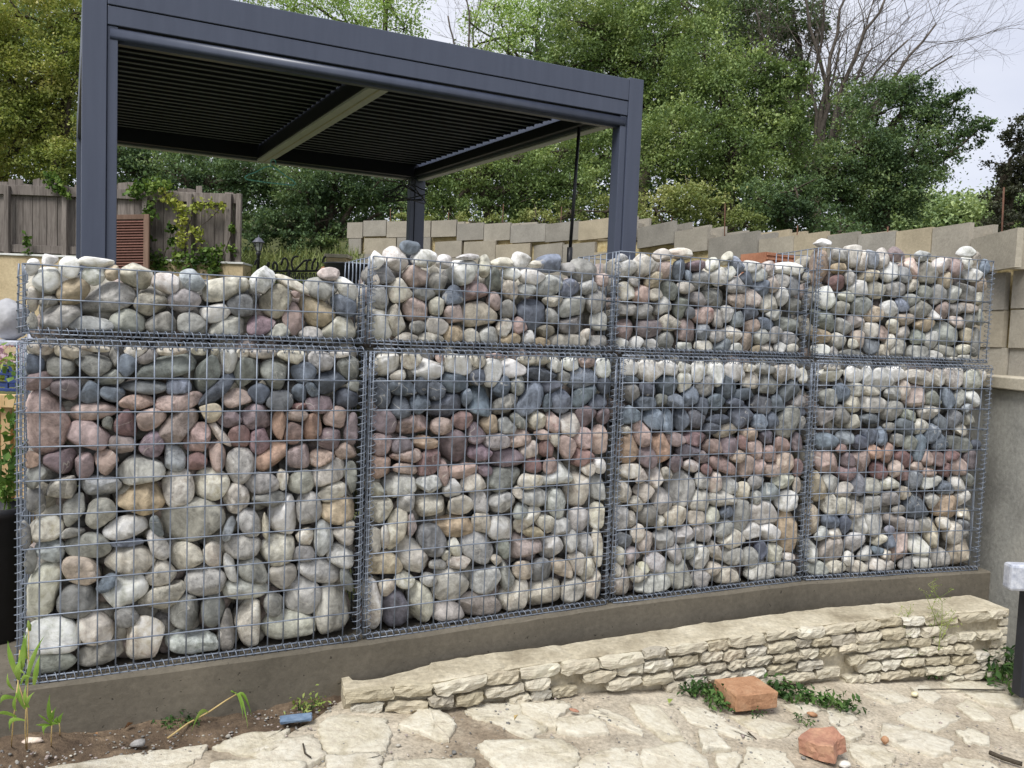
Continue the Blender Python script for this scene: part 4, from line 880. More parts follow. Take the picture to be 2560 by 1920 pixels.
bx('beam', PWD + .002, RX - PWD - .002, 0.004, PWD, BOT, GRV - .004); bx('beam_cap', PWD + .002, RX - PWD - .002, 0.0, PWD - .004, GRV, TOP)
bx('beam', PWD + .002, RX - PWD - .002, PD - PWD, PD - .002, BOT - .0, TOP)
bx('beam', 0.004, PWD - .004, PWD + .002, PD - PWD - .002, BOT, TOP); bx('beam', RX - PWD + .004, RX - .004, PWD + .002, PD - PWD - .002, BOT, TOP)
IN = PWD + .05
mid = RX * 0.492
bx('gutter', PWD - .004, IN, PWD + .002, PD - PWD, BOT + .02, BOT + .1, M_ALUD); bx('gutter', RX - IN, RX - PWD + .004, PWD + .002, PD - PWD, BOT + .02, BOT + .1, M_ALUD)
bx('bounce_lit_strip', RX - PWD + .02, RX - .02, PWD + .01, PD - PWD - .01, BOT - .012, BOT - .002, M_BOUNCE, bev=0.002)  # added pale strips, no lamps: bounced ground light painted under the beams
bx('bounce_lit_strip', PWD + .02, RX - PWD - .02, PD - PWD + .02, PD - .03, BOT - .012, BOT - .002, M_BOUNCE, bev=0.002)
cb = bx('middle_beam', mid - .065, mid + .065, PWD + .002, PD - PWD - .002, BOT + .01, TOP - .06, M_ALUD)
bx('bounce_lit_plate', mid - .063, mid + .063, PWD + .006, PD - PWD - .006, BOT - .0105, BOT + .0095, M_BOUNCE, cb, .002)  # added plate, its pale colour standing in for ground bounce on the beam
bx('pale_line', mid - .005, mid + .005, PWD + .01, PD - PWD - .01, BOT - .014, BOT - .0112, M_COPE, cb, 0)
# louvre blades
nbl = 27; pitch = (PD - 2 * PWD - 0.16) / nbl
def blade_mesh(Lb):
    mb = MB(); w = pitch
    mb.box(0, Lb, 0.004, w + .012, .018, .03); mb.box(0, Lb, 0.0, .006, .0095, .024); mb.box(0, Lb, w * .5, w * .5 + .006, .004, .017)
    me = bpy.data.meshes.new('louvre_blade'); me.from_pydata(mb.v, [], mb.f); me.update(); me.materials.append(M_ALUD); me.materials.append(M_LIP_LIT)
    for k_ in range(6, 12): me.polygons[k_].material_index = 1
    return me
for x0, x1 in ((IN + .004, mid - .08), (mid + .08, RX - IN - .004)):
    bmsh = blade_mesh(x1 - x0)
    for i in range(nbl):
        share('louvre_blade', bmsh, pg, (x0 - (PWD + .08 + i * pitch) * SKEW, PWD + .08 + i * pitch, BOT + .115 + RISE * (PWD + .08 + i * pitch)), (math.radians(0.8), 0, 0))
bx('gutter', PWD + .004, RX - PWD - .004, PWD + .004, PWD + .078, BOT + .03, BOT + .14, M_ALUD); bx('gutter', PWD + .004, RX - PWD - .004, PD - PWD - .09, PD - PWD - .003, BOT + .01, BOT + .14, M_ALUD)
# rolled fabric screen under the front beam
a = np.linspace(-0.15 * np.pi, 1.02 * np.pi, 16); RB = BOT - ROLL_B - .012
prof = [(0.05 - math.sin(t) * .055, BOT - .004 - RB * (1 - math.cos(t)) / 2) for t in a]
prof = [(0.075, BOT - .003), (0.03, BOT - .003), (0.012, BOT - .012), (0.006, BOT - .03), (0.005, BOT - .05), (0.010, BOT - .07), (0.022, ROLL_B + .018), (0.034, ROLL_B + .012), (0.034, ROLL_B), (0.075, ROLL_B)]
V = [(x, y, z) for x in (PWD + CHN * .25, RX - PWD - CHN * .25) for y, z in prof]; k = len(prof)
o = mk('screen_box', V, [(i, i + k, (i + 1) % k + k, (i + 1) % k) for i in range(k)] + [tuple(range(k)), tuple(range(2 * k - 1, k - 1, -1))], M_ALU, pg, True)
o.data.polygons.foreach_set('use_smooth', [True] * 8 + [False] * (len(o.data.polygons) - 8))
# crank rod hanging from the far beam
cr_ = empty('crank_rod', (0, 0, 0)); p0 = at(1448, 318, 5.75); p1 = at(1424, 640, 5.7); cr_.location = p1
tag(cr_, 'thin black crank rod hanging under the pergola by its far front post', 'rod')
M_BLACK = surf('black_plastic', [(0.3, lin(20, 21, 25)), (0.7, lin(34, 35, 40))], 10, 0.45, 0.1, 90, 0.0005, spec=0.5)
mb = MB(); mb.tube([(0, 0, 0), p0 - p1], .012, 8); mb.build('rod', M_BLACK, cr_, True); mb = MB(); mb.tube([(0, 0, -.12), (0, 0, .06)], .02, 8); mb.build('handle', M_BLACK, cr_, True)
# clothes hangers
def hanger(c, yaw, w, mat, name, label, group=None, roll=0.0, slim=.006):
    o = empty(name, c, yaw); tag(o, label, 'hanger', group); o.rotation_euler = (0, roll, yaw)
    a = np.linspace(0, 1, 10); h = w * .27
    sh = [(-w / 2 + .03, 0, -h + .02), (-w / 2 + .005, 0, -h), (-w / 2 + .0, 0, -h - .012), (-w / 2 + .02, 0, -h - .025), (0, 0, -h - .03), (w / 2 - .02, 0, -h - .025), (w / 2, 0, -h - .012), (w / 2 - .005, 0, -h), (w / 2 - .03, 0, -h + .02)]
    pts = [(0, 0, 0)] + [(-w * .12, 0, -.018), (-w * .3, 0, -h * .6)] + sh + [(w * .3, 0, -h * .6), (w * .12, 0, -.018), (0, 0, 0)]
    mb = MB(); mb.tube(pts, slim, 6); mb.build('frame', mat, o, True)
    hk = [(0, 0, -.005), (0, 0, .03)] + [(.022 * (1 - math.cos(t)), 0, .03 + .03 * math.sin(t)) for t in np.linspace(.3, 3.6, 10)]
    mb = MB(); mb.tube(hk, slim * .7, 6); mb.build('hook', mat, o, True); return o
M_TEAL = surf('teal_plastic', [(0.3, lin(110, 200, 192)), (0.7, lin(150, 222, 214))], 10, 0.4, 0.05, 90, 0.0005, spec=0.5)
hanger(at(677, 415, 7.2), 0.5, 0.44, M_TEAL, 'clothes_hanger', 'teal plastic clothes hanger under the middle of the pergola roof')
for i, (px, py, yaw, rl) in enumerate(((1012, 462, .25, .05), (1024, 460, -.5, -.12), (1030, 463, .9, .1), (1006, 465, -.15, -.06))):
    hanger(at(px, py, 8.35 - .12 * i), yaw, .42, M_BLACK, 'clothes_hanger', 'black plastic clothes hanger in the bunch on the back pergola post', 'black clothes hangers', rl)

# ------------------------------------------------------------------ plants: leaf helpers
def leafmat(name, stops, trans=0.35, nscale=1.3, rough=0.65):
    M, nt, b = mat_new(name)
    g = nt.nodes.new('ShaderNodeNewGeometry'); t = nt.nodes.new('ShaderNodeTexCoord')
    n = noise(nt, t.outputs['Object'], nscale, 3, 0.6)
    mx_ = N(nt, 'ShaderNodeMath', operation='MULTIPLY_ADD'); mx_.inputs[1].default_value = 0.38; nt.links.new(g.outputs['Random Per Island'], mx_.inputs[0])
    sc_ = N(nt, 'ShaderNodeMath', operation='MULTIPLY_ADD'); sc_.inputs[1].default_value = 1.7; sc_.inputs[2].default_value = -0.55; nt.links.new(n, sc_.inputs[0])
    nt.links.new(sc_.outputs[0], mx_.inputs[2])
    c = ramp(nt, mx_.outputs[0], stops)
    nt.links.new(c, b.inputs['Base Color']); b.inputs['Roughness'].default_value = rough; b.inputs['Specular IOR Level'].default_value = 0.18
    tr = nt.nodes.new('ShaderNodeBsdfTranslucent'); nt.links.new(mixc(nt, 1.0, c, (1.0, 1.0, 0.62, 1), 'MULTIPLY'), tr.inputs[0])
    ms = nt.nodes.new('ShaderNodeMixShader'); ms.inputs[0].default_value = trans
    out = nt.nodes['Material Output']; nt.links.new(b.outputs[0], ms.inputs[1]); nt.links.new(tr.outputs[0], ms.inputs[2]); nt.links.new(ms.outputs[0], out.inputs[0])
    return M
def leaves_np(P, size, rr, aspect=0.6, up=0.5, fold=0.25):
    """P: leaf centres; returns verts and tris of small folded leaves"""
    n = len(P); s = size * rr.uniform(.5, 1.3, n)
    d = rr.normal(size=(n, 3)); d[:, 2] -= 0.35; d /= np.linalg.norm(d, axis=1)[:, None]
    u = rr.normal(size=(n, 3)); u[:, 2] += up * 4.0; u -= d * (u * d).sum(1)[:, None]; u /= np.linalg.norm(u, axis=1)[:, None] + 1e-9
    w = np.cross(d, u)
    a = P - d * s[:, None] * .5; bq = P + d * s[:, None] * .5; m_ = P - d * s[:, None] * .05
    l = m_ + w * (s * aspect * .5)[:, None] + u * (s * fold * .4)[:, None]; r = m_ - w * (s * aspect * .5)[:, None] + u * (s * fold * .4)[:, None]
    V = np.stack([a, l, bq, r], 1).reshape(-1, 3); i = np.arange(n)[:, None] * 4
    F = np.concatenate([i + np.array([[0, 2, 1]]), i + np.array([[0, 3, 2]])], 0)
    return V, F
def crown_points(lobes, rr, dens, size, clump=0.16, shell=0.5):
    out = []
    for (c, r) in lobes:
        k = max(12, int(30 * (r / 0.6) ** 1.2)); k = min(k, 120)
        d = rr.normal(size=(k, 3)); d /= np.linalg.norm(d, axis=1)[:, None]
        cc = np.asarray(c) + d * (r * rr.uniform(shell, 1.0, k))[:, None] * np.array([1, 1, 0.9])
        n = int(dens * r * r / (size * size) * 30); per = max(3, n // k)
        q = np.repeat(cc, per, 0); g = rr.normal(size=q.shape) * (r * clump) * np.array([1.15, 1.15, .7]); q = q + g
        out.append(q)
        j = rr.normal(size=(n // 7, 3)); out.append(np.asarray(c) + j * r * .42)
    return np.concatenate(out)
def limb(mb, a, b2, r0, r1, rr, n=7, wob=0.06, sides=6):
    a, b2 = np.asarray(a, float), np.asarray(b2, float); t = np.linspace(0, 1, n)[:, None]; L = np.linalg.norm(b2 - a)
    P = a + (b2 - a) * t; w = np.cumsum(rr.normal(size=(n, 3)), 0) * wob * L / n ** .5; w -= w[-1] * t; w[0] = 0
    P = P + w + np.array([0, 0, 1]) * (np.sin(t * np.pi) * L * .05); mb.tube(P, np.linspace(r0, r1, n), sides); return P
M_BARK = surf('bark', [(0.3, lin(52, 46, 38)), (0.7, lin(88, 80, 68))], 12, 0.95, 0.8, 40, 0.02, stretch=(1, 1, .25))
M_TWIG = surf('grey_twig', [(0.3, lin(66, 60, 54)), (0.7, lin(104, 96, 88))], 12, 0.95, 0.3, 40, 0.01)

# ------------------------------------------------------------------ rendered wall, timber fence, shutter
YF = 9.3
M_REND = surf('tan_render', [(0.3, lin(170, 152, 120)), (0.7, lin(200, 182, 148))], 2.5, 0.95, 0.5, 50, 0.006, offset=False)
M_WHITE = surf('white_paint', [(0.3, lin(200, 200, 196)), (0.7, lin(222, 222, 218))], 8, 0.7, 0.2, 60, 0.002)
zc = at(300, 645, YF)[2]; xl, xr = at(-220, 600, YF)[0], at(612, 600, YF)[0]
gw = empty('garden_wall', (0, YF, 0.3)); tag(gw, 'tan rendered garden wall with a thin white coping under the timber fence', 'wall')
mb = MB(); mb.box(xl, xr, -.05, .25, -.3, zc - .3 - .025); mb.build('wall_slab', M_REND, gw)
mb = MB(); mb.box(xl, xr + .01, -.07, .27, zc - .3 - .023, zc - .3); mb.build('coping', M_WHITE, gw, bevel=0.004)
M_FEN = wood('weathered_fence_wood', lin(90, 83, 78), lin(140, 132, 125))
fe = empty('timber_fence', (xl, YF, zc)); tag(fe, 'weathered grey timber fence with uneven plank tops and ivy patches', 'fence')
fz = lambda x, y, Y=YF: at(x * .2893, 400 + y * .2893, Y) - np.array([xl, YF, zc])
tops = [(-700, 185), (-600, 160), (-500, 195), (-400, 170), (-300, 185), (-210, 165), (-120, 195), (-60, 182), (50, 180), (115, 160), (180, 162), (262, 200), (325, 158), (388, 160), (480, 150), (555, 228), (625, 232), (690, 212), (780, 200), (860, 215), (940, 190), (1000, 205), (1085, 190), (1152, 192), (1250, 282), (1330, 250), (1405, 262), (1520, 250), (1600, 235), (1680, 237), (1735, 222), (1850, 302), (1930, 290), (2010, 270), (2060, 312)]
rr = np.random.default_rng(41)
for (x0, _), (x1, y1) in zip(tops[:-1], tops[1:]):
    a, b2 = fz(x0, y1), fz(x1, y1); w = b2[0] - a[0]
    mb = MB(); V = boxv(.003, w - .003, 0.035 + rr.uniform(0, .008), .055, 0.012, a[2])
    V = [list(v) for v in V]
    V[4][2] += rr.normal() * .008; V[5][2] += rr.normal() * .008; V[7][2] = V[4][2]; V[6][2] = V[5][2]
    mk('plank', V, BOXF, M_FEN, fe, False, (a[0], 0, 0))
for y0, y1, xx in ((225, 308, None), (748, 815, None)):
    a, b2 = fz(-700, y0), fz(2060, y0); h_ = fz(500, y0)[2] - fz(500, y1)[2]; zz = fz(1000, (y0 + y1) / 2 + 20)[2]
    for (s0, s1) in ((a[0], fz(1265, y0)[0]), (fz(1265, y0)[0] + .004, b2[0])):
        mb = MB(); mb.box(0, s1 - s0, 0, .03, -h_ / 2, h_ / 2); mb.build('rail', M_FEN, fe, False, (s0, 0, zz + rr.normal() * .006), .003)
for x in (-420, 75, 575, 1265, 1650, 1990, 2075):
    a = fz(x, 228 if x < 700 else 295); mb = MB(); mb.box(-.027, .027, -.045, .006, -.005, a[2]); mb.build('post', M_FEN, fe, False, (a[0], -.006, 0), .003)
# brown louvred shutter leaning on the fence
M_SHUT = wood('brown_shutter', lin(98, 78, 66), lin(126, 104, 90)); M_SLAT = wood('red_brown_slat', lin(94, 66, 58), lin(114, 82, 72))
YS = 8.9; sp = at(372, 700, YS); st_ = at(345, 532, YS)
sh = empty('shutter', (at(262, 700, YS)[0], YS, .54)); tag(sh, 'brown louvred wooden shutter leaning behind the near pergola post', 'shutter')
wS, hS = sp[0] - sh.location.x, st_[2] - sh.location.z
mb = MB(); mb.box(0, .06, 0, .035, 0, hS); mb.build('stile', M_SHUT, sh, bevel=.003); mb = MB(); mb.box(wS - .06, wS, 0, .035, 0, hS); mb.build('stile', M_SHUT, sh, bevel=.003)
mb = MB(); mb.box(.062, wS - .062, .002, .033, hS - .055, hS); mb.build('top_rail', M_SHUT, sh, bevel=.003)
k = int((hS - .06) / .031)
mb = MB(); V = boxv(.062, wS - .062, -.006, .004, -.018, .018); ms_ = mk('slat', V, BOXF, M_SLAT, sh, False, (0, .02, hS - .075)); ms_.rotation_euler = (math.radians(-38), 0, 0)
for i in range(1, k): share('slat', ms_.data, sh, (0, .02, hS - .075 - i * .031), (math.radians(-38), 0, 0))
sh.rotation_euler = (math.radians(-6), math.radians(-3), 0)
# ivy on the fence
IV_D = leafmat('ivy_green', [(0.2, lin(44, 66, 34)), (0.5, lin(84, 112, 52)), (0.85, lin(138, 158, 84))], .25, 3)
IV_Y = leafmat('ivy_yellow', [(0.2, lin(120, 134, 62)), (0.5, lin(170, 178, 88)), (0.85, lin(204, 200, 120))], .3, 3)
def ivy(spots, size, mat, label, name, rr, yoff=-.06):
    P = []
    for (x, y, r, n) in spots:
        c = fz(x, y) + np.array([xl, YF, zc]); rad = r * .2893 * YF / FPX
        P.append(np.stack([c[0] + rr.normal(size=n) * rad * .55, YF + yoff - np.abs(rr.normal(size=n)) * .03, c[2] + rr.normal(size=n) * rad * .6], 1))
    P = np.concatenate(P); V, F = leaves_np(P, size, rr, .85, 0.0, .15)
    o = empty(name, (P[0][0], YF - .1, zc)); tag(o, label, 'ivy'); V = V - np.array(o.location)
    mk('foliage', V, F, mat, o); mb = MB()
    for (x, y, r, n), (x2, y2, r2, n2) in zip(spots[:-1], spots[1:]):
        a, b2 = fz(x, y) + np.array([xl, YF - .055, zc]) * np.array([1, 0, 1]) + np.array([0, YF - .055, 0]) * 1, fz(x2, y2) + np.array([xl, 0, zc]) + np.array([0, YF - .055, 0])
        a[1] = b2[1] = YF - .055
        if np.linalg.norm(a - b2) < .8: mb.tube([a - np.array(o.location), (a + b2) / 2 - np.array(o.location) + np.array([0, 0, -.02]), b2 - np.array(o.location)], .004, 5)
    if mb.v: mb.build('stem', M_BARK, o)
ivy([(1180, 290, 50, 60), (1230, 260, 60, 80), (1320, 245, 70, 110), (1410, 240, 60, 80), (1480, 235, 40, 40), (1330, 420, 60, 60), (1310, 500, 50, 40), (1310, 680, 40, 40), (1290, 800, 50, 50), (1300, 850, 50, 60), (1400, 870, 60, 80), (1400, 930, 50, 60), (1510, 600, 40, 50), (1515, 700, 40, 40), (1560, 880, 70, 90), (1700, 870, 90, 140), (1800, 830, 80, 110), (1900, 820, 70, 90), (1870, 920, 60, 90), (1880, 970, 40, 50), (2030, 600, 30, 30), (2030, 780, 30, 30)],
    .05, IV_D, 'dark green ivy trailing over the fence foot and coping', 'ivy', rr)
ivy([(1440, 290, 40, 30), (1470, 340, 50, 45), (1530, 370, 50, 50), (1580, 420, 50, 55), (1600, 490, 50, 55), (1590, 560, 50, 50), (1600, 640, 50, 50), (1590, 700, 45, 45), (1590, 760, 30, 25), (1690, 430, 40, 35), (1760, 410, 50, 45), (1850, 405, 60, 50), (1930, 415, 40, 25), (1690, 620, 30, 30), (1745, 640, 40, 35), (1750, 710, 35, 25)],
    .042, IV_Y, 'yellow-green ivy strand hanging down the fence planks', 'ivy', rr)
ivy([(440, 150, 30, 25), (480, 190, 50, 60), (510, 240, 50, 50), (550, 210, 40, 40), (570, 270, 35, 35), (620, 320, 30, 25)], .05, IV_D, 'ivy sprig over the fence top left of the pergola post', 'ivy', rr)
ivy([(270, 680, 30, 25), (275, 730, 30, 25), (280, 790, 25, 20)], .045, IV_D, 'small ivy sprig at the foot of the fence', 'ivy', rr)

# lantern, iron railing and pillar on the bank
M_IRON = surf('black_iron', [(0.3, lin(26, 27, 30)), (0.7, lin(44, 45, 50))], 20, 0.5, 0.2, 90, 0.001, spec=0.5)
M_GLASS, nt, b = mat_new('lantern_glass'); b.inputs['Base Color'].default_value = lin(196, 200, 200); b.inputs['Roughness'].default_value = 0.25; b.inputs['Alpha'].default_value = 0.75
M_LAMP = surf('lantern_grey', [(0.3, lin(62, 64, 74)), (0.7, lin(92, 94, 106))], 12, 0.45, 0.1, 90, 0.001, spec=0.5)
YL = 9.0; u = YL / FPX; lc = at(646, 628, YL)
la = empty('garden_lantern', (lc[0], lc[1], lc[2] - .55)); tag(la, 'dark garden lantern on a post beside the end of the timber fence', 'lantern')
def lathe(prof, n, name, mat, parent, z0=0, smooth=True):
    V = [(r * math.cos(t), r * math.sin(t), z + z0) for r, z in prof for t in np.linspace(0, 2 * math.pi, n, endpoint=False)]
    F = [(i * n + j, i * n + (j + 1) % n, (i + 1) * n + (j + 1) % n, (i + 1) * n + j) for i in range(len(prof) - 1) for j in range(n)] + [tuple(range(n - 1, -1, -1)), tuple((len(prof) - 1) * n + j for j in range(n))]
    return mk(name, V, F, mat, parent, smooth)
lathe([(.018, 0), (.018, .5), (.03, .52), (.022, .55)], 8, 'post', M_IRON, la)
lathe([(.028, 0), (.048, .085)], 6, 'glass', M_GLASS, la, .555, False)
for t in np.linspace(0, 2 * math.pi, 6, endpoint=False):
    mb = MB(); mb.tube([(.03 * math.cos(t), .03 * math.sin(t), .55), (.051 * math.cos(t), .051 * math.sin(t), .645)], .004, 5); mb.build('bar', M_IRON, la)
lathe([(.072, .642), (.066, .652), (.045, .672), (.034, .69), (.012, .7), (.006, .71), (.009, .72), (.003, .73)], 10, 'cap', M_LAMP, la)
YR = 8.4; ra = empty('iron_railing', at(690, 700, YR)); tag(ra, 'black wrought iron railing with scrolls in front of the grassy bank', 'railing'); RO = np.array(ra.location)
ir = lambda x, y: at(560 + x * .1537, 520 + y * .1537, YR) - RO
mb = MB(); mb.tube([ir(560, 1035), ir(1760, 1020)], .012, 6); mb.build('top_rail', M_IRON, ra)
mb = MB(); mb.tube([ir(560, 1240), ir(1760, 1225)], .010, 6); mb.build('lower_rail', M_IRON, ra)
for x in (620, 1060, 1560): mb = MB(); mb.tube([ir(x, 1000), ir(x, 1700)], .017, 6); mb.build('upright', M_IRON, ra)
for x in np.arange(600, 1760, 62):
    mb = MB(); mb.tube([ir(x + 26 * math.cos(t), 1100 + 45 * math.sin(t)) for t in np.linspace(.6, 4.9, 9)] + [ir(x + 10, 1230)], .006, 5); mb.build('scroll', M_IRON, ra)
for pts in ([(500, 930), (520, 860), (560, 830)], [(680, 1020), (700, 930), (740, 870), (720, 960)], [(800, 1000), (790, 920), (830, 865), (870, 930), (860, 1020)], [(930, 930), (950, 830), (1000, 800), (1045, 880), (1040, 970), (1000, 1030)],
            [(1210, 790), (1140, 790), (1100, 850), (1095, 930), (1130, 1020)], [(1140, 1025), (1220, 950), (1300, 860), (1350, 850)], [(1330, 1020), (1350, 940), (1340, 900), (1370, 840), (1420, 850)], [(1430, 1000), (1440, 900), (1480, 835), (1500, 820)], [(1500, 1010), (1530, 940), (1520, 880)], [(1600, 890), (1620, 810), (1660, 790)]):
    Q = np.array([ir(*p) for p in pts]); t = np.linspace(0, 1, len(Q)); tt = np.linspace(0, 1, 14)
    from_ = np.stack([np.interp(tt, t, Q[:, k]) for k in range(3)], 1)
    for _ in range(2): from_[1:-1] = (from_[:-2] + 2 * from_[1:-1] + from_[2:]) / 4
    mb = MB(); mb.tube(from_, .011, 6); mb.build('scroll', M_IRON, ra, True)
pc = at(842, 642, 8.6); pi_ = empty('gate_pillar', (pc[0], pc[1], .3)); tag(pi_, 'short pale pillar with flat capstone beside the block wall', 'pillar')
mb = MB(); mb.box(-.09, .12, -.09, .12, 0, pc[2] - .3 - .02); mb.build('shaft', M_REND, pi_); mb = MB(); mb.box(-.11, .14, -.11, .14, pc[2] - .3 - .018, pc[2] - .3 + .02); mb.build('capstone', M_COPE, pi_, bevel=.006)

# hollow clay blocks stacked behind the gabions
M_CLAY = surf('clay_block', [(0.3, lin(152, 104, 80)), (0.7, lin(180, 128, 100))], 8, 0.9, 0.4, 60, 0.003); M_CLAYD = surf('clay_block_void', [(0.3, lin(60, 36, 28)), (0.7, lin(84, 52, 40))], 8, 0.95, 0.2, 60, 0.002)
def clay_stack(c, yaw, W_, D_, H_, label):
    o = empty('clay_block_stack', c, yaw); tag(o, label, 'clay blocks'); nrow = int(H_ / .2 + .5)
    for i in range(nrow):
        z0 = i * (H_ / nrow) + .002; z1 = (i + 1) * (H_ / nrow) - .002; b_ = mk('clay_block', boxv(0, W_, .004, D_, z0, z1), BOXF, M_CLAYD if False else M_CLAY, o)
        for k_ in range(9):
            mk('rib', boxv(.004, W_ - .004, -.004, .003, z0 + (k_ + .25) * (z1 - z0) / 9, z0 + (k_ + .75) * (z1 - z0) / 9), BOXF, M_CLAY, b_)
    return o
p = at(1915, 660, 4.45); q = at(2020, 655, 4.6); tz = at(1960, 633, 4.5)[2]
clay_stack((p[0], p[1], .1), math.atan2(q[1] - p[1], q[0] - p[0]), .22, .2, tz - .1, 'orange ribbed clay blocks stacked behind the two far gabions')
p = at(828, 690, 4.15); tz = at(850, 664, 4.2)[2]
clay_stack((p[0], p[1], .1), .5, .12, .2, tz - .1, 'orange clay blocks seen between the first two upper gabions')
p = at(868, 690, 4.25); po_ = empty('plant_pot', (p[0], p[1], .1)); tag(po_, 'black plastic pot standing behind the second gabion', 'pot')
lathe([(.10, 0), (.12, at(868, 664, 4.25)[2] - .1), (.13, at(868, 660, 4.25)[2] - .1), (.105, at(868, 662, 4.25)[2] - .1)], 16, 'pot_wall', M_BLACK, po_)

# ------------------------------------------------------------------ trees and wood on the bank
G_MID = leafmat('leaf_mid', [(0.05, lin(62, 79, 51)), (0.35, lin(103, 124, 77)), (0.65, lin(146, 165, 107)), (0.95, lin(189, 199, 139))])
G_DARK = leafmat('leaf_dark', [(0.05, lin(47, 62, 47)), (0.35, lin(79, 101, 71)), (0.65, lin(116, 137, 94)), (0.95, lin(161, 176, 122))])
G_GOLD_LIT = leafmat('leaf_gold_lit', [(0.05, lin(84, 98, 54)), (0.35, lin(132, 146, 78)), (0.65, lin(170, 174, 102)), (0.95, lin(208, 198, 136))])  # the golden light on this foliage is put into the leaf colour
G_OLIVE = leafmat('leaf_olive', [(0.05, lin(74, 86, 54)), (0.35, lin(116, 130, 78)), (0.65, lin(156, 162, 104)), (0.95, lin(190, 186, 130))])
G_AIRY = leafmat('leaf_airy', [(0.05, lin(99, 120, 71)), (0.35, lin(150, 176, 107)), (0.65, lin(186, 206, 137)), (0.95, lin(216, 225, 165))])
G_COPP = leafmat('leaf_copper', [(0.05, lin(42, 46, 40)), (0.4, lin(62, 64, 54)), (0.7, lin(82, 86, 68)), (0.95, lin(104, 112, 86))])
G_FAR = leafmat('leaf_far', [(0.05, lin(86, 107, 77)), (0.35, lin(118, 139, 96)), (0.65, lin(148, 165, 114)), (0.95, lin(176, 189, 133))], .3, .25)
def ground_z(x, y):
    s = max(0, y - 10.2); return 0.6 + 1.2 * min(s, 1.4) / 1.4 + 0.16 * min(s, 26)
def tree(name, label, lobes, Y, mat, size, dens=1.0, seed=0, base=None, kind='tree', spread=.5, clump=.135, shell=.5, trunk_r=.14, ybias=.5):
    rr = np.random.default_rng(seed + 300); L = []
    for (x, y, r) in lobes:
        R = r * Y / FPX; yy = Y + rr.uniform(-1, 1) * spread * R + ybias * R; L.append((at(x, y, yy), R * 1.02))
    cs = np.array([c for c, _ in L]); bx_ = np.average(cs[:, 0]) if base is None else at(base, 600, Y)[0]; by = cs[:, 1].mean() + .2
    bz = min(ground_z(bx_, by), cs[:, 2].min()) - .1
    o = empty(name, (bx_, by, bz)); tag(o, label, kind); O_ = np.array([bx_, by, bz])
    size = size * .66; P = crown_points(L, rr, dens, size, clump, shell); V, F = leaves_np(P, size, rr)
    mk('crown', V - O_, F, mat, o)
    mb = MB(); top = np.array([bx_ + rr.normal() * .2, by, np.percentile(cs[:, 2], 60)])
    Q = limb(mb, O_ - O_, top - O_, trunk_r, trunk_r * .45, rr, 9, .05, 8)
    for c, R in L:
        a = Q[rr.integers(3, 9)]; limb(mb, a, np.asarray(c) - O_, trunk_r * .4, .012, rr, 7, .07, 5)
        for _ in range(3):
            d = rr.normal(size=3); d /= np.linalg.norm(d); limb(mb, np.asarray(c) - O_ - d * R * .2, np.asarray(c) - O_ + d * R * .85, .022, .005, rr, 5, .08, 4)
    mb.build('trunk', M_BARK, o, True); return o
tree('golden_lit_tree', 'golden-lit yellow-green tree left of the near pergola post', [(60, 50, 115), (155, 150, 100), (20, 200, 115), (130, 290, 105), (40, 380, 95), (185, 40, 95), (-60, 100, 120), (-60, 320, 120), (140, 410, 75), (-20, 460, 70), (240, 120, 80), (250, 300, 80)], 13.0, G_GOLD_LIT, .085, 1.0, 1)
tree('dark_hazel', 'dark green thicket tree under the pergola roof behind the fence', [(330, 430, 90), (440, 420, 85), (540, 460, 85), (620, 430, 80), (400, 500, 70), (530, 520, 60), (300, 380, 80), (700, 470, 80), (600, 520, 60)], 12.6, G_DARK, .08, 1.0, 2)
tree('hazel_tree', 'bushy green tree behind the lantern and iron railing', [(760, 480, 80), (840, 460, 85), (900, 510, 75), (660, 560, 55), (720, 590, 50), (790, 570, 60), (850, 590, 50), (640, 610, 40), (760, 630, 40), (950, 450, 80), (860, 400, 80), (1000, 520, 60)], 12.3, G_DARK, .08, 1.0, 3)
tree('green_tree', 'dense green tree framed under the far half of the pergola roof', [(1080, 460, 90), (1180, 440, 100), (1290, 420, 105), (1400, 390, 100), (1120, 530, 60), (1230, 520, 65), (1340, 500, 70), (1450, 460, 80), (1500, 380, 90), (1060, 390, 70)], 12.8, G_MID, .08, 1.0, 4)
tree('airy_tree', 'light airy tree rising above the pergola beam against pale sky', [(640, -30, 80), (740, 20, 70), (830, -10, 80), (890, 60, 60), (960, 10, 70), (1010, 70, 55), (1040, -30, 60), (560, -60, 80), (930, 110, 50)], 21, G_AIRY, .12, .55, 5, base=950, clump=.2, shell=.3)
tree('slim_airy_tree', 'thin-leaved tree at the top middle beside the sky gap', [(1240, 20, 65), (1300, 70, 70), (1270, 130, 60), (1350, 20, 70), (1200, 150, 50), (1180, 60, 35), (1130, 160, 50)], 20, G_AIRY, .11, .6, 6, base=1290, clump=.2, shell=.3)
tree('tall_green_tree', 'tall bright green tree behind the far front pergola post', [(1450, 60, 105), (1560, 30, 115), (1410, 170, 85), (1530, 180, 105), (1640, 110, 105), (1710, 20, 105), (1600, 270, 105), (1480, 290, 85), (1690, 240, 100), (1380, 260, 70)], 15.5, G_MID, .095, 1.0, 7, base=1600)
tree('broad_green_tree', 'broad bright green tree above the middle of the block wall', [(1760, 140, 100), (1800, 260, 115), (1900, 290, 100), (1940, 370, 95), (1700, 350, 105), (1840, 390, 100), (1770, 450, 85), (1640, 400, 90), (1900, 180, 70), (1960, 200, 50), (2010, 190, 45), (1970, 280, 60)], 14.2, G_MID, .09, 1.0, 8, base=1830)
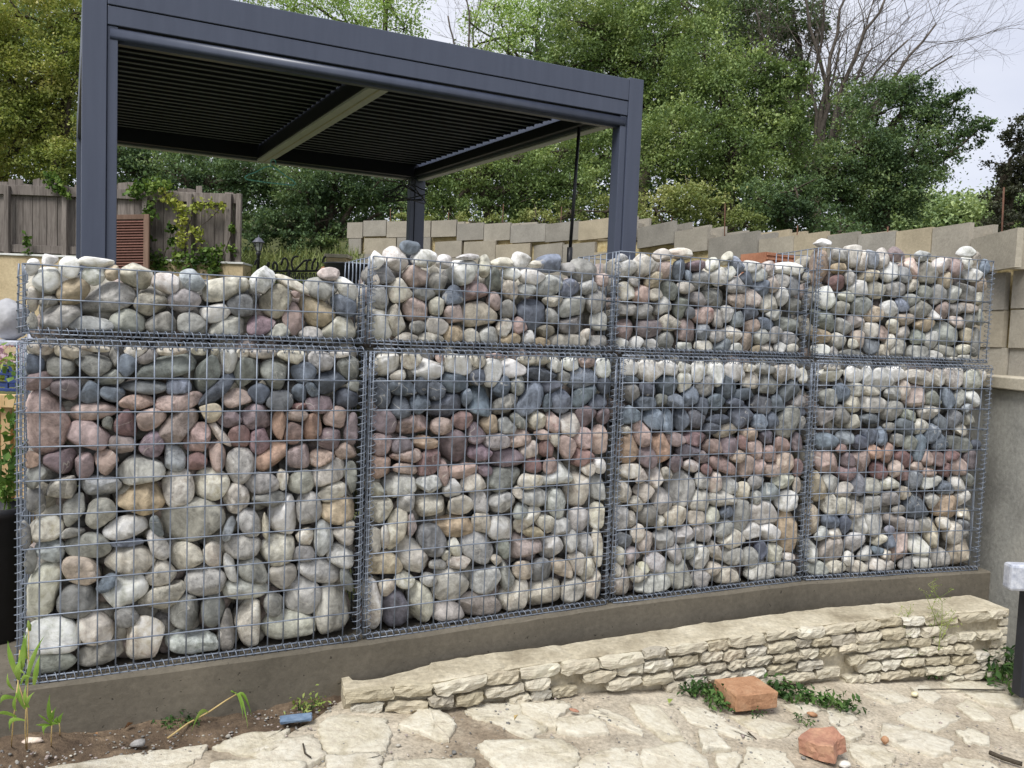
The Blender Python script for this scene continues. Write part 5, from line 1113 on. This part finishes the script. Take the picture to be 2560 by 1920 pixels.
tree('ivy_clad_tree', 'dark ivy-clad tree top beside the bare branches', [(1910, 50, 85), (1985, 30, 75), (1960, 130, 60), (1870, 120, 60), (1830, 30, 80), (2040, 80, 40)], 18, G_DARK, .11, .9, 9, base=1960)
tree('dark_round_tree', 'dark round-crowned tree leaning out against the sky at the far end', [(2200, 290, 105), (2300, 245, 70), (2350, 320, 75), (2430, 330, 48), (2250, 390, 110), (2150, 370, 95), (2350, 410, 65), (2200, 490, 100), (2110, 500, 95), (2270, 480, 80), (2060, 430, 85), (2390, 250, 40), (2460, 310, 28), (2160, 560, 70), (2260, 230, 50)], 14.8, G_DARK, .09, .95, 10, base=2230, trunk_r=.2)
tree('olive_shrub', 'yellow-tinged shrub just behind the block wall right of the far pergola post', [(1640, 530, 75), (1720, 500, 75), (1800, 540, 70), (1860, 560, 55), (1590, 560, 50), (1760, 580, 45)], 10.8, G_OLIVE, .07, .9, 11, kind='shrub', trunk_r=.06)
tree('dark_green_shrub', 'dark shrub behind the block wall below the broad green tree', [(1950, 540, 75), (2030, 560, 70), (2100, 580, 60), (1990, 480, 70), (1900, 500, 60)], 11.2, G_DARK, .07, .95, 12, kind='shrub', trunk_r=.06)
tree('low_green_shrub', 'low green shrub over the block wall seen under the pergola roof', [(1180, 560, 45), (1260, 560, 45), (1340, 550, 50), (1430, 540, 50), (1520, 530, 60), (1090, 560, 40), (1010, 560, 40)], 11.6, G_OLIVE, .07, .9, 13, kind='shrub', trunk_r=.06)
tree('dark_leaved_tree', 'dark brownish-green tree standing alone beyond the far end of the block wall', [(2545, 350, 45), (2530, 420, 55), (2575, 480, 75), (2510, 500, 50), (2520, 560, 60), (2580, 310, 50), (2600, 400, 70)], 13.5, G_COPP, .085, .9, 14, base=2570, clump=.13)
# grassy bank between railing and fence
rr = np.random.default_rng(77); P = []
for _ in range(2600):
    x, y = rr.uniform(560, 900), rr.uniform(640, 730); P.append(at(x, y, 10.0 + rr.uniform(-.5, .6) + (650 - y) * .004))
P = np.array(P); V = []; 
h_ = rr.uniform(.08, .2, len(P)); lean = rr.normal(size=(len(P), 2)) * .08; a_ = rr.uniform(0, 6.28, len(P)); wd = .007
V = np.stack([P + np.stack([np.cos(a_) * wd, np.sin(a_) * wd, h_ * 0], 1), P - np.stack([np.cos(a_) * wd, np.sin(a_) * wd, h_ * 0], 1), P + np.stack([lean[:, 0], lean[:, 1], h_], 1)], 1).reshape(-1, 3)
G_BANK = leafmat('bank_grass', [(0.05, lin(67, 79, 47)), (0.4, lin(101, 114, 66)), (0.7, lin(135, 144, 90)), (0.95, lin(171, 169, 118))], .3, 2.0)
tag(mk('grass', V, np.arange(len(V)).reshape(-1, 3), G_BANK), 'rough grass on the bank behind the railing', 'grass', kind='stuff')
# the wood that closes the view further up the bank
rr = np.random.default_rng(90); L = []
for gx_ in range(-160, 2120, 125):
    for gy_ in range(60, 620, 95):
        if gy_ < 170 and 560 < gx_ < 1350: continue
        if gx_ > 1900 and gy_ < 250: continue
        L.append((at(gx_ + rr.uniform(-40, 40), gy_ + rr.uniform(-30, 30), 19 + rr.uniform(-1.5, 2.5)), 1.05))
P = crown_points(L, rr, .5, .12, .18, .4); V, F = leaves_np(P, .13, rr)
tag(mk('woodland', V, F, G_DARK), 'dense green wood filling the bank behind the nearer trees', 'woodland', kind='stuff')
# far tree line
rr = np.random.default_rng(91); L = []
for x in range(2180, 2720, 28): L.append((at(x, 530 + rr.uniform(-22, 12), 62 + rr.uniform(-4, 8)), 1.9)); L.append((at(x + 12, 580, 60), 2.2))
P = crown_points(L, rr, .8, .32, .18, .4); V, F = leaves_np(P, .34, rr)
tag(mk('treeline', V, F, G_FAR), 'distant green tree line under the pale sky', 'treeline', kind='stuff')
# bare trunks and thin stems in the wood
mb = MB()
for x, y0, y1, Y, r in ((1110, -20, 300, 19, .06), (1150, 0, 320, 20.5, .05), (1085, 40, 280, 20, .04), (820, -40, 260, 20.5, .07), (1290, 100, 420, 20, .07), (1500, 0, 400, 17.5, .08)): pass
def bare(o, a, d, L_, r, depth, rr, mb, up=.12):
    n = 6; P = [np.asarray(a, float)]; dd = d / np.linalg.norm(d)
    for i in range(n):
        dd = dd + rr.normal(size=3) * .12 + np.array([0, 0, up * .3]); dd /= np.linalg.norm(dd); P.append(P[-1] + dd * L_ / n)
    mb.tube(P, np.linspace(r, r * .55, n + 1), 6 if depth > 2 else 4)
    if depth == 0: return
    for k in range(rr.integers(3, 5)):
        i = rr.integers(2, n + 1); nd = dd + rr.normal(size=3) * .62; bare(o, P[i], nd, L_ * rr.uniform(.5, .8), r * rr.uniform(.42, .6), depth - 1, rr, mb, up)
def bare_tree(label, base_px, Y, heads, seed, depth=4, L0=1.7, r0=.12):
    rr = np.random.default_rng(seed); b0 = at(base_px[0], base_px[1], Y); o = empty('bare_tree', (b0[0], b0[1], ground_z(0, Y) - .2)); tag(o, label, 'tree'); O_ = np.array(o.location)
    mb = MB(); mb.tube([np.zeros(3), b0 - O_], [r0 * 1.3, r0], 8); mb.build('trunk', M_BARK, o, True); mb = MB()
    for (x, y, k) in heads:
        e = at(x, y, Y + rr.uniform(-1, 1)); P = limb(mb, b0 - O_, e - O_, r0 * k, .02, rr, 9, .05, 6)
        for i in (3, 4, 5, 6, 7, 8):
            for _ in range(2): bare(o, P[i], (P[i] - P[i - 1]) / np.linalg.norm(P[i] - P[i - 1]) + rr.normal(size=3) * .6, L0 * rr.uniform(.5, 1.0), r0 * k * .26 * (1 - i / 14), depth - 2, rr, mb)
    mb.build('branches', M_TWIG, o, True); return o
bare_tree('bare leafless grey tree fanning out against the sky', (2040, 490), 17, [(1890, 20, .4), (2010, -60, .5), (2130, -40, .55), (2220, -20, .6), (2340, 60, .5), (2300, 190, .35), (2180, 120, .45), (1950, 180, .35), (2100, 120, .4), (2270, 100, .4), (2060, 0, .4), (2380, 140, .3), (1850, 120, .3)], 5)
bare_tree('two-stemmed bare sapling in the sky gap above the pergola beam', (1170, 330), 20, [(1150, -30, .5), (1210, -40, .45), (1120, 40, .3), (1235, 60, .25)], 6, 3, 1.0, .07)

# ------------------------------------------------------------------ small things in the foreground
M_BRICK, nt, b = mat_new('orange_brick'); v = objvec(nt)
n1 = noise(nt, v, 16, 6, 0.65, .5); n2 = noise(nt, v, 120, 5, 0.7)
c = ramp(nt, n1, [(0.3, lin(142, 106, 80)), (0.5, lin(168, 128, 98)), (0.7, lin(182, 146, 116))]); c = mixc(nt, .35, c, ramp(nt, n2, [(0.3, 0.2), (0.7, 0.75)]), 'OVERLAY')
nt.links.new(c, b.inputs['Base Color']); b.inputs['Roughness'].default_value = 0.92; b.inputs['Specular IOR Level'].default_value = 0.2; bump(nt, b, n2, 0.6, 0.004)
M_BRICKR = surf('red_brick', [(0.3, lin(140, 102, 84)), (0.5, lin(160, 118, 98)), (0.7, lin(176, 138, 112))], 16, 0.92, 0.6, 100, 0.004)
def rough_box(V, F, rr, amt, sub=3):
    import bmesh
    bm = bmesh.new(); vs = [bm.verts.new(v) for v in V]
    for f in F: bm.faces.new([vs[i] for i in f])
    bmesh.ops.recalc_face_normals(bm, faces=bm.faces); bmesh.ops.bevel(bm, geom=list(bm.edges), offset=.003, segments=1, affect='EDGES', profile=.6)
    bmesh.ops.subdivide_edges(bm, edges=[e for e in bm.edges if e.calc_length() > .02], cuts=sub, use_grid_fill=True)
    for v_ in bm.verts: v_.co += Vector(rr.normal(size=3) * amt)
    bmesh.ops.triangulate(bm, faces=bm.faces)
    Vn = [v_.co[:] for v_ in bm.verts]; bm.verts.index_update(); Fn = [[v_.index for v_ in f.verts] for f in bm.faces]; bm.free(); return Vn, Fn
rr = np.random.default_rng(55)
# whole brick: read from its lower corners
a, b2, c2 = ghit(1838, 1787), ghit(1940, 1786), ghit(1812, 1757)
yaw = math.atan2(b2[1] - a[1], b2[0] - a[0]); Lb_ = np.linalg.norm((b2 - a)[:2]) * 1.02
V, F = rough_box(boxv(0, Lb_, 0, Lb_ * .82, 0, .064), BOXF, rr, .0008)
o = mk('brick', V, F, M_BRICK, None, False, (a[0], a[1], a[2] + .008)); o.rotation_euler = (0, math.radians(1.5), yaw); tag(o, 'whole orange brick lying in weeds at the foot of the low stone wall', 'brick', 'loose bricks')
# broken brick
a = ghit(2050, 1912); b2 = ghit(1995, 1880)
V0 = [(x_ * .9, y_ * .9, 0) for x_, y_ in ((0, 0), (.05, -.03), (.085, .02), (.13, .03), (.12, .10), (.03, .12), (-.05, .06))]
V = V0 + [(x * .97 - .004, y * .97 + .006, .058 + .006 * math.sin(i * 2.1)) for i, (x, y, z) in enumerate(V0)]; n = len(V0)
F = [tuple(range(n - 1, -1, -1)), tuple(range(n, 2 * n))] + [(i, (i + 1) % n, (i + 1) % n + n, i + n) for i in range(n)]
V, F = rough_box(V, F, rr, .0012)
o = mk('brick', V, F, M_BRICKR, None, False, (a[0] - .0, a[1] + .01, a[2] + .006)); o.rotation_euler = (math.radians(4), math.radians(-5), .12); tag(o, 'broken half of a red-orange brick on the path', 'brick', 'loose bricks')
# chips and shards
def chip(px, py, sx, sy, sz, mat, name, label, cat, yaw=0):
    p = ghit(px, py); I = ICO2; V = I[0] * np.array([sx, sy, sz]) * (1 + rr.normal(size=(len(I[0]), 1)) * .1)
    o = mk(name, V, I[1], mat, None, False, (p[0], p[1], p[2] + sz * .6 + .006)); o.rotation_euler = (rr.normal() * .1, rr.normal() * .1, yaw); return tag(o, label, cat)
M_SLATE = surf('blue_slate', [(0.3, lin(84, 104, 128)), (0.7, lin(118, 136, 156))], 30, 0.7, 0.4, 90, 0.002)
p = ghit(700, 1822); V, F = rough_box(boxv(0, .098, 0, .032, 0, .012), BOXF, rr, .0008, 2)
o = mk('tile_shard', V, F, M_SLATE, None, False, (p[0], p[1], p[2] + .012)); o.rotation_euler = (math.radians(12), 0, .32); tag(o, 'blue-grey tile shard lying at the edge of the soil', 'shard')
chip(1435, 1782, .020, .009, .005, M_BRICKR, 'brick_chip', 'small red brick chip on a pale flagstone', 'chip', -.3)
chip(2403, 1700, .022, .014, .010, M_BRICK, 'brick_chip', 'orange brick chip at the foot of the low wall, far end', 'chip')
chip(2212, 1860, .014, .010, .016, M_BRICK, 'brick_chip', 'tiny upright brown chip right of the broken brick', 'chip')
chip(2030, 1792, .020, .012, .008, M_BRICK, 'brick_chip', 'brown chip beside the weeds next to the whole brick', 'chip')
chip(2286, 1742, .016, .013, .010, M_COB, 'pebble', 'small pale pebble near the far end of the low wall', 'pebble').color = lin(190, 180, 150)
chip(2112, 1920, .022, .014, .012, M_COB, 'pebble', 'white pebble touching the broken brick', 'pebble').color = lin(215, 210, 200)
chip(80, 1862, .030, .012, .010, M_COB, 'pebble', 'pale flat stone in the soil by the tall grass', 'pebble', .2).color = lin(205, 190, 175)
chip(345, 1868, .022, .014, .010, M_COB, 'pebble', 'grey stone half sunk in the soil strip', 'pebble', .2).color = lin(140, 138, 135)
# leaves and twigs
M_STRAW = surf('dry_straw', [(0.3, lin(150, 128, 84)), (0.7, lin(190, 168, 118))], 20, 0.8, 0.1, 90, 0.001)
M_DEAD = surf('dead_leaf', [(0.3, lin(118, 84, 56)), (0.7, lin(160, 122, 86))], 20, 0.8, 0.2, 90, 0.001)
G_BLADE = leafmat('grass_blade', [(0.1, lin(92, 128, 52)), (0.5, lin(132, 166, 74)), (0.9, lin(168, 190, 104))], .4, 8)
G_WEED = leafmat('weed_dark', [(0.1, lin(38, 62, 34)), (0.5, lin(64, 92, 48)), (0.9, lin(100, 128, 68))], .25, 8)
G_LITE = leafmat('weed_light', [(0.1, lin(110, 132, 64)), (0.5, lin(148, 164, 88)), (0.9, lin(186, 192, 124))], .35, 8)
def blade(mb, base, tip, w, bend, n=6):
    base, tip = np.asarray(base, float), np.asarray(tip, float); d = tip - base; side = np.cross(d, [0.1, 1, 0.2]); side /= np.linalg.norm(side) + 1e-9
    V = []
    for i in range(n + 1):
        t = i / n; c = base + d * t + np.array(bend) * math.sin(t * math.pi * .5) ** 2 * 0 + np.array(bend) * (t * (1 - t)) * 2; ww = w * (math.sin(math.pi * min(1, t * .86 + .14)) ** .8) * (1 - t ** 4)
        V += [c - side * ww, c + np.array([0, -ww * .4, 0]) , c + side * ww]
    F = []
    for i in range(n): k = i * 3; F += [(k, k + 1, k + 4, k + 3), (k + 1, k + 2, k + 5, k + 4)]
    mb.add(V, F)
def grass_plant(spec, Y, name, label, stems):
    b0 = ghit(*stems[0][0]); o = empty(name, b0); tag(o, label, 'grass plant'); O_ = np.array(b0)
    for s in stems:
        mb = MB(); P = [at(x, y, Y + .01 * k) - O_ for k, (x, y) in enumerate(s)]; P[0] = ghit(*s[0]) - O_; mb.tube(P, .0016, 5); mb.build('stem', M_STRAW, o, True)
    for (x0, y0, x1, y1, w, bx_, bz_) in spec:
        mb = MB(); blade(mb, at(x0, y0, Y) - O_, at(x1, y1, Y - .02) - O_, w, (bx_, -.02, bz_)); mb.build('leaf_blade', G_BLADE, o, True)
    return o
g = lambda x, y: (x * .217, 1560 + y * .217)
def gs(L): return [(*g(a, b_), *g(c_, d_), w, bx_, bz_) for a, b_, c_, d_, w, bx_, bz_ in L]
grass_plant(gs([(215, 640, 90, 190, .0085, 0, .02), (200, 620, 280, 90, .0095, .02, .0), (300, 700, 515, 130, .006, .0, .02), (390, 700, 460, 350, .007, .01, .01), (200, 620, 330, 640, .006, 0, .05), (290, 960, 180, 780, .005, 0, .02), (300, 960, 400, 780, .005, 0, .01), (290, 980, 215, 660, .006, 0, 0), (170, 850, 10, 940, .007, -.01, .03),
    (290, 1110, 120, 1250, .006, -.02, .04), (190, 1070, -60, 1060, .006, 0, .03), (180, 1000, 200, 780, .005, 0, 0), (310, 400, 320, 90, .006, .0, 0), (215, 640, 250, 380, .009, 0, 0), (160, 760, 90, 560, .005, 0, 0), (330, 960, 300, 700, .006, 0, 0), (240, 700, 400, 640, .005, 0, .04)]), 1.98, 'foxtail_grass', 'tall green foxtail grass at the near corner of the gabions',
    [[g(300, 1440), g(290, 1200), g(300, 960), g(200, 640), g(230, 300)], [g(310, 1460), g(320, 1150), g(310, 950), g(330, 500), g(330, 120), g(325, 0)], [g(130, 1420), g(150, 1150), g(180, 900), g(210, 650)]])
mb = MB(); P = [at(*g(345, 80), 1.97), at(*g(325, -40), 1.97)]; o = bpy.data.objects['foxtail_grass']; mb.tube([P[0] - np.array(o.location), (P[0] + P[1]) / 2 - np.array(o.location), P[1] - np.array(o.location)], [.003, .0055, .0015], 7); mb.build('seed_head', G_LITE, o, True)
grass_plant(gs([(600, 1150, 575, 800, .007, 0, 0), (600, 1160, 440, 1040, .004, 0, .02), (595, 1165, 410, 1160, .005, 0, .01), (600, 1160, 700, 1165, .005, 0, .02), (600, 1165, 510, 1290, .006, -.01, .03), (680, 1140, 735, 1010, .006, 0, 0), (610, 1100, 650, 950, .005, 0, 0), (670, 1140, 660, 1060, .006, 0, 0)]), 2.06, 'small_grass', 'small grass tuft on the soil beside the tall foxtail grass', [[g(590, 1420), g(592, 1280), g(600, 1150), g(600, 1000)], [g(690, 1290), g(690, 1200), g(680, 1120)]])
# fallen straw-coloured stalk with leaves
z7 = lambda x, y: (x * .434, 1200 + y * .434)
b0 = ghit(*z7(965, 1510)); o = empty('fallen_stalk', b0); tag(o, 'dry fallen stalk with drooping green leaves on the soil', 'stalk'); O_ = np.array(b0)
P = [ghit(*z7(x, y)) + np.array([0, 0, h_]) - O_ for x, y, h_ in ((965, 1510, .012), (1080, 1440, .02), (1200, 1400, .035), (1300, 1375, .06), (1360, 1365, .075))]
mb = MB(); mb.tube(P, [.003, .003, .0028, .0025, .002], 6); mb.build('stem', M_STRAW, o, True)
for (x1, y1) in ((1430, 1460), (1450, 1380), (1260, 1340), (1300, 1330), (1400, 1400), (1100, 1480)):
    mb = MB(); q = ghit(*z7(x1, y1)) + np.array([0, 0, .012]) - O_; blade(mb, P[-1] if x1 > 1150 else P[2], q, .007, (0, 0, .06)); mb.build('leaf_blade', G_BLADE, o, True)
# leafy weeds
def weed(pts, size, n, mat, name, label, rr, hgt=.05, rad=.03, aspect=.45, cat='weed'):
    b0 = ghit(*pts[0]); o = empty(name, b0); tag(o, label, cat); O_ = np.array(b0); P = []
    mb = MB()
    for (x, y) in pts:
        c = ghit(x, y) - O_; 
        for k in range(4):
            e = c + np.array([rr.normal() * rad, rr.normal() * rad * .7, rr.uniform(.3, 1) * hgt]); mb.tube([c, (c + e) / 2 + np.array([0, 0, .01]), e], .0014, 4)
        P.append(c + np.stack([rr.normal(size=n) * rad, rr.normal(size=n) * rad * .7, np.abs(rr.normal(size=n)) * hgt * .6 + .012], 1))
    V, F = leaves_np(np.concatenate(P), size, rr, aspect, .8, .3); mk('foliage', V, F, mat, o); mb.build('stem', G_WEED, o); return o
z9 = lambda x, y: (1600 + x * .434, 1200 + y * .434)
weed([z9(*p) for p in ((350, 1240), (400, 1260), (440, 1290), (470, 1330), (300, 1250))], .028, 45, G_WEED, 'weed', 'dark green weed clump left of the whole brick', rr, .035, .026)
weed([z9(*p) for p in ((850, 1260), (900, 1280), (960, 1270), (1020, 1290), (1080, 1310), (1140, 1310), (1190, 1340), (820, 1240), (760, 1200))], .032, 40, G_WEED, 'weed', 'dark green weed sprawling right of the whole brick', rr, .035, .03)
weed([z9(*p) for p in ((630, 1150), (660, 1160), (600, 1160))], .022, 30, G_WEED, 'weed', 'small weed at the wall foot behind the whole brick', rr, .04, .018)
weed([z9(*p) for p in ((1960, 1140), (2010, 1160), (2060, 1150), (2110, 1170), (2160, 1220), (2200, 1250), (2190, 1150), (2150, 1090), (2100, 1060))], .045, 36, G_WEED, 'weed', 'leafy green weed growing at the far end of the low wall', rr, .09, .045)
weed([z9(*p) for p in ((920, 1390), (960, 1420), (680, 1370))], .02, 16, G_WEED, 'weed', 'wilted dark weed sprig between the two bricks', rr, .015, .02)
weed([z7(*p) for p in ((990, 1410), (1070, 1390), (970, 1440), (1110, 1420))], .016, 26, G_WEED, 'weed', 'tiny weed seedling on the soil under the footing', rr, .02, .02)
weed([z7(*p) for p in ((1720, 1330), (1790, 1330), (1820, 1310), (1750, 1350))], .018, 18, G_LITE, 'weed', 'pale weed sprig at the near end of the low wall', rr, .03, .02)
weed([z9(*p) for p in ((1660, 1150), (1700, 1150))], .02, 24, G_WEED, 'weed', 'small dark weed below the tall feathery weed', rr, .03, .02)
# feathery tall weeds in front of the low wall
def feather(stems, Y, label, rr, n=26, size=.013):
    b0 = ghit(*stems[0][0]); o = empty('feathery_weed', b0); tag(o, label, 'weed'); O_ = np.array(b0); P = []; mb = MB()
    for s in stems:
        Q = np.array([ghit(*s[0])] + [at(x, y, Y) for x, y in s[1:]]) - O_; mb.tube(Q, np.linspace(.0024, .0008, len(Q)), 5)
        for a_, b_ in zip(Q[:-1], Q[1:]):
            for t in np.linspace(0, 1, 6):
                c = a_ + (b_ - a_) * t; e = c + np.array([rr.normal() * .03, rr.normal() * .02, rr.uniform(.01, .05)]); mb.tube([c, e], .0007, 3); P.append(c + (e - c) * rr.uniform(.3, 1.1, (n // 4, 1)) + rr.normal(size=(n // 4, 3)) * .006)
    mb.build('stem', G_LITE, o); V, F = leaves_np(np.concatenate(P), size, rr, .3, .3, .2); mk('foliage', V, F, G_LITE, o); return o
feather([[z9(1730, 1100), z9(1720, 980), z9(1740, 800), z9(1740, 700), z9(1660, 600)], [z9(1725, 1100), z9(1745, 900), z9(1800, 780)], [z9(1735, 1100), z9(1690, 900), z9(1700, 760)], [z9(1722, 1100), z9(1730, 860), z9(1640, 650)]], 3.5, 'tall feathery pale green weed in front of the low wall', rr)
feather([[z9(1620, 1110), z9(1540, 1040), z9(1500, 960), z9(1530, 800), z9(1560, 750)], [z9(1610, 1110), z9(1510, 900), z9(1490, 780)]], 3.48, 'thin pale weed beside the tall feathery weed', rr, 16, .010)
# sticks on the path
for k, (pts, lab) in enumerate((([z9(2010, 1590), z9(2080, 1620), z9(2200, 1659)], 'dark broken stick on the path at the far right'), ([(1870, 1840), (1890, 1858)], 'short twig beside the broken brick'), ([z7(1745, 1545), z7(1755, 1600), z7(1790, 1625)], 'thin curved twig on the mortar path'), ([z9(1600, 1225), z9(1800, 1222), z9(2100, 1228)], 'long thin dry stem along the flagstones'))):
    Q = [ghit(*p) + np.array([0, 0, .014]) for p in pts]; mb = MB(); mb.tube([q - Q[0] for q in Q], .008 if k == 0 else .0025, 6); o = mb.build('stick', M_BARK, None, True, Q[0]); tag(o, lab, 'stick')
rl = np.random.default_rng(8)
for k, (px, py, mat, lab) in enumerate(((322, 1830, M_DEAD, 'curled brown dead leaf standing on the soil strip'), (1676, 1765, G_LITE, 'yellow-green fallen leaf on the path left of the whole brick'), (1290, 1812, M_STRAW, 'small straw-coloured leaf on a flagstone'), (240, 1848, M_DEAD, 'dark dead leaf on the soil near the small grass'), (1203, 1759, M_STRAW, 'tiny yellow leaf at the foot of the low wall'))):
    p = ghit(px, py); V, F = leaves_np(np.zeros((1, 3)), .04 if k < 2 else .022, rl, .7, .6, .8); V[:, 2] -= V[:, 2].min(); o = mk('fallen_leaf', V, F, mat, None, False, (p[0], p[1], p[2] + .014)); tag(o, lab, 'leaf')

# ------------------------------------------------------------------ things behind the near end of the gabions
M_PINE = wood('pale_slat_wood', lin(176, 146, 104), lin(206, 178, 136), (10, 10, 2)); M_BLUE = surf('blue_crate', [(0.3, lin(40, 58, 110)), (0.7, lin(56, 78, 136))], 10, 0.5, 0.1, 90, 0.001, spec=.4)
YB = 3.0; zf = lambda y: at(20, y, YB)[2]
x0 = at(-180, 1000, YB)[0]; x1 = at(60, 1000, YB)[0]
sb = empty('slatted_box', (x0, YB, 0)); tag(sb, 'pale wooden slatted planter box behind the near gabion corner', 'planter')
zt = zf(985)
k = 0
for x in np.arange(0, x1 - x0, .055): mb = MB(); mb.box(x, x + .035, 0, .018, .02, zt - .05); mb.build('slat', M_PINE, sb, bevel=.002)
mb = MB(); mb.box(-.01, x1 - x0 + .01, -.022, -.002, zt - .05, zt); mb.build('top_board', M_PINE, sb, bevel=.003); mb = MB(); mb.box(0, x1 - x0, .02, .3, .02, zt - .06); mb.build('body', M_PINE, sb)
mb = MB(); mb.box(-.01, x1 - x0 + .01, -.022, -.002, .0, .06); mb.build('bottom_board', M_PINE, sb, bevel=.003)
bc = empty('plastic_crate', (x0 + .02, YB + .03, zt + .002)); tag(bc, 'blue plastic crate of flowers on the slatted planter', 'crate')
hC = zf(925) - zt
for i in range(3): mb = MB(); mb.box(0, .36, 0, .012, i * hC / 3 + .005, (i + .55) * hC / 3); mb.build('side_band', M_BLUE, bc, bevel=.002)
for i in range(8): mb = MB(); mb.box(i * .05, i * .05 + .01, .001, .011, .004, hC); mb.build('upright', M_BLUE, bc)
mb = MB(); mb.box(0, .36, .24, .252, 0, hC); mb.build('back', M_BLUE, bc)
G_PINK = leafmat('pink_petal', [(0.1, lin(170, 120, 150)), (0.5, lin(208, 170, 188)), (0.9, lin(232, 214, 214))], .3, 10)
fp = empty('flower_plant', (x0 + .2, YB + .1, zt + hC * .4)); tag(fp, 'pink flowering plant in the blue crate', 'flowers'); r3 = np.random.default_rng(4)
P = np.stack([r3.uniform(-.18, .18, 260), r3.normal(size=260) * .05, r3.uniform(0, .1, 260)], 1); V, F = leaves_np(P, .035, r3, .5); mk('foliage', V, F, G_LITE, fp)
P = np.stack([r3.uniform(-.18, .2, 200), r3.normal(size=200) * .05 - .01, r3.uniform(.07, .15, 200)], 1); V, F = leaves_np(P, .026, r3, .9); mk('petals', V, F, G_PINK, fp)
# white sack on a folded grey chair
M_SACK = surf('white_sack', [(0.3, lin(150, 150, 152)), (0.7, lin(190, 190, 192))], 6, 0.7, 0.5, 20, 0.01)
p = at(28, 800, 3.3); I = ICO3; V = I[0] * np.array([.07, .07, .085]); V = V * (1 + .10 * np.sin(V[:, :1] * 70) * np.sin(V[:, 2:] * 50 + 1)); o = mk('white_sack', V, I[1], M_SACK, None, True, p); tag(o, 'crumpled white sack behind the near upper gabion', 'sack')
ch = empty('folded_stool', (p[0] - .02, p[1], 0)); tag(ch, 'grey folded metal stool frame under the white sack', 'stool')
for dx in (-.12, .07): mb = MB(); mb.tube([(dx, 0, 0), (dx + .03, 0, p[2] - .05)], .012, 8); mb.build('leg', M_GALV, ch, True)
mb = MB(); mb.box(-.14, .1, -.08, .08, p[2] - .105, p[2] - .083); mb.build('seat', M_GALV, ch, bevel=.004)
# dark pot and creepers in front of the planter
p = at(-8, 1500, 2.62); lp_ = empty('plant_pot', (p[0], p[1], 0.0)); tag(lp_, 'dark round plant pot beside the near gabion corner', 'pot'); zt2 = at(0, 1262, 2.62)[2]
lathe([(.075, 0), (.10, zt2 - .03), (.11, zt2 - .03), (.11, zt2), (.095, zt2), (.09, zt2 - .05)], 20, 'pot_wall', M_BLACK, lp_)
G_VINE = leafmat('vine_leaf', [(0.1, lin(58, 86, 40)), (0.5, lin(96, 126, 58)), (0.9, lin(146, 166, 92))], .3, 8)
vp = empty('vine_plant', (p[0] - .02, p[1] - .02, zt2 - .06)); tag(vp, 'sprawling green vine around the slatted planter and dark pot', 'plant'); r3 = np.random.default_rng(6); O_ = np.array(vp.location); Ps = []; mb = MB()
for (xa, ya, xb, yb) in ((10, 1250, 30, 900), (5, 1300, 40, 1050), (15, 1240, -20, 980), (20, 1280, 40, 1180), (-5, 1350, 20, 1600), (10, 1300, 10, 1480), (-20, 1400, 30, 1420)):
    a_, b_ = at(xa, ya, 2.66) - O_, at(xb, yb, 2.75) - O_; Q = limb(mb, a_, b_, .003, .001, r3, 8, .08, 4); Ps.append(np.repeat(Q, 6, 0) + r3.normal(size=(len(Q) * 6, 3)) * .022)
mb.build('stem', G_VINE, vp); V, F = leaves_np(np.concatenate(Ps), .034, r3, .75, .3); mk('foliage', V, F, G_VINE, vp)
dg = sum(sum(len(p_.vertices) - 2 for p_ in m_.polygons) for m_ in bpy.data.meshes); print('TRIS', dg)
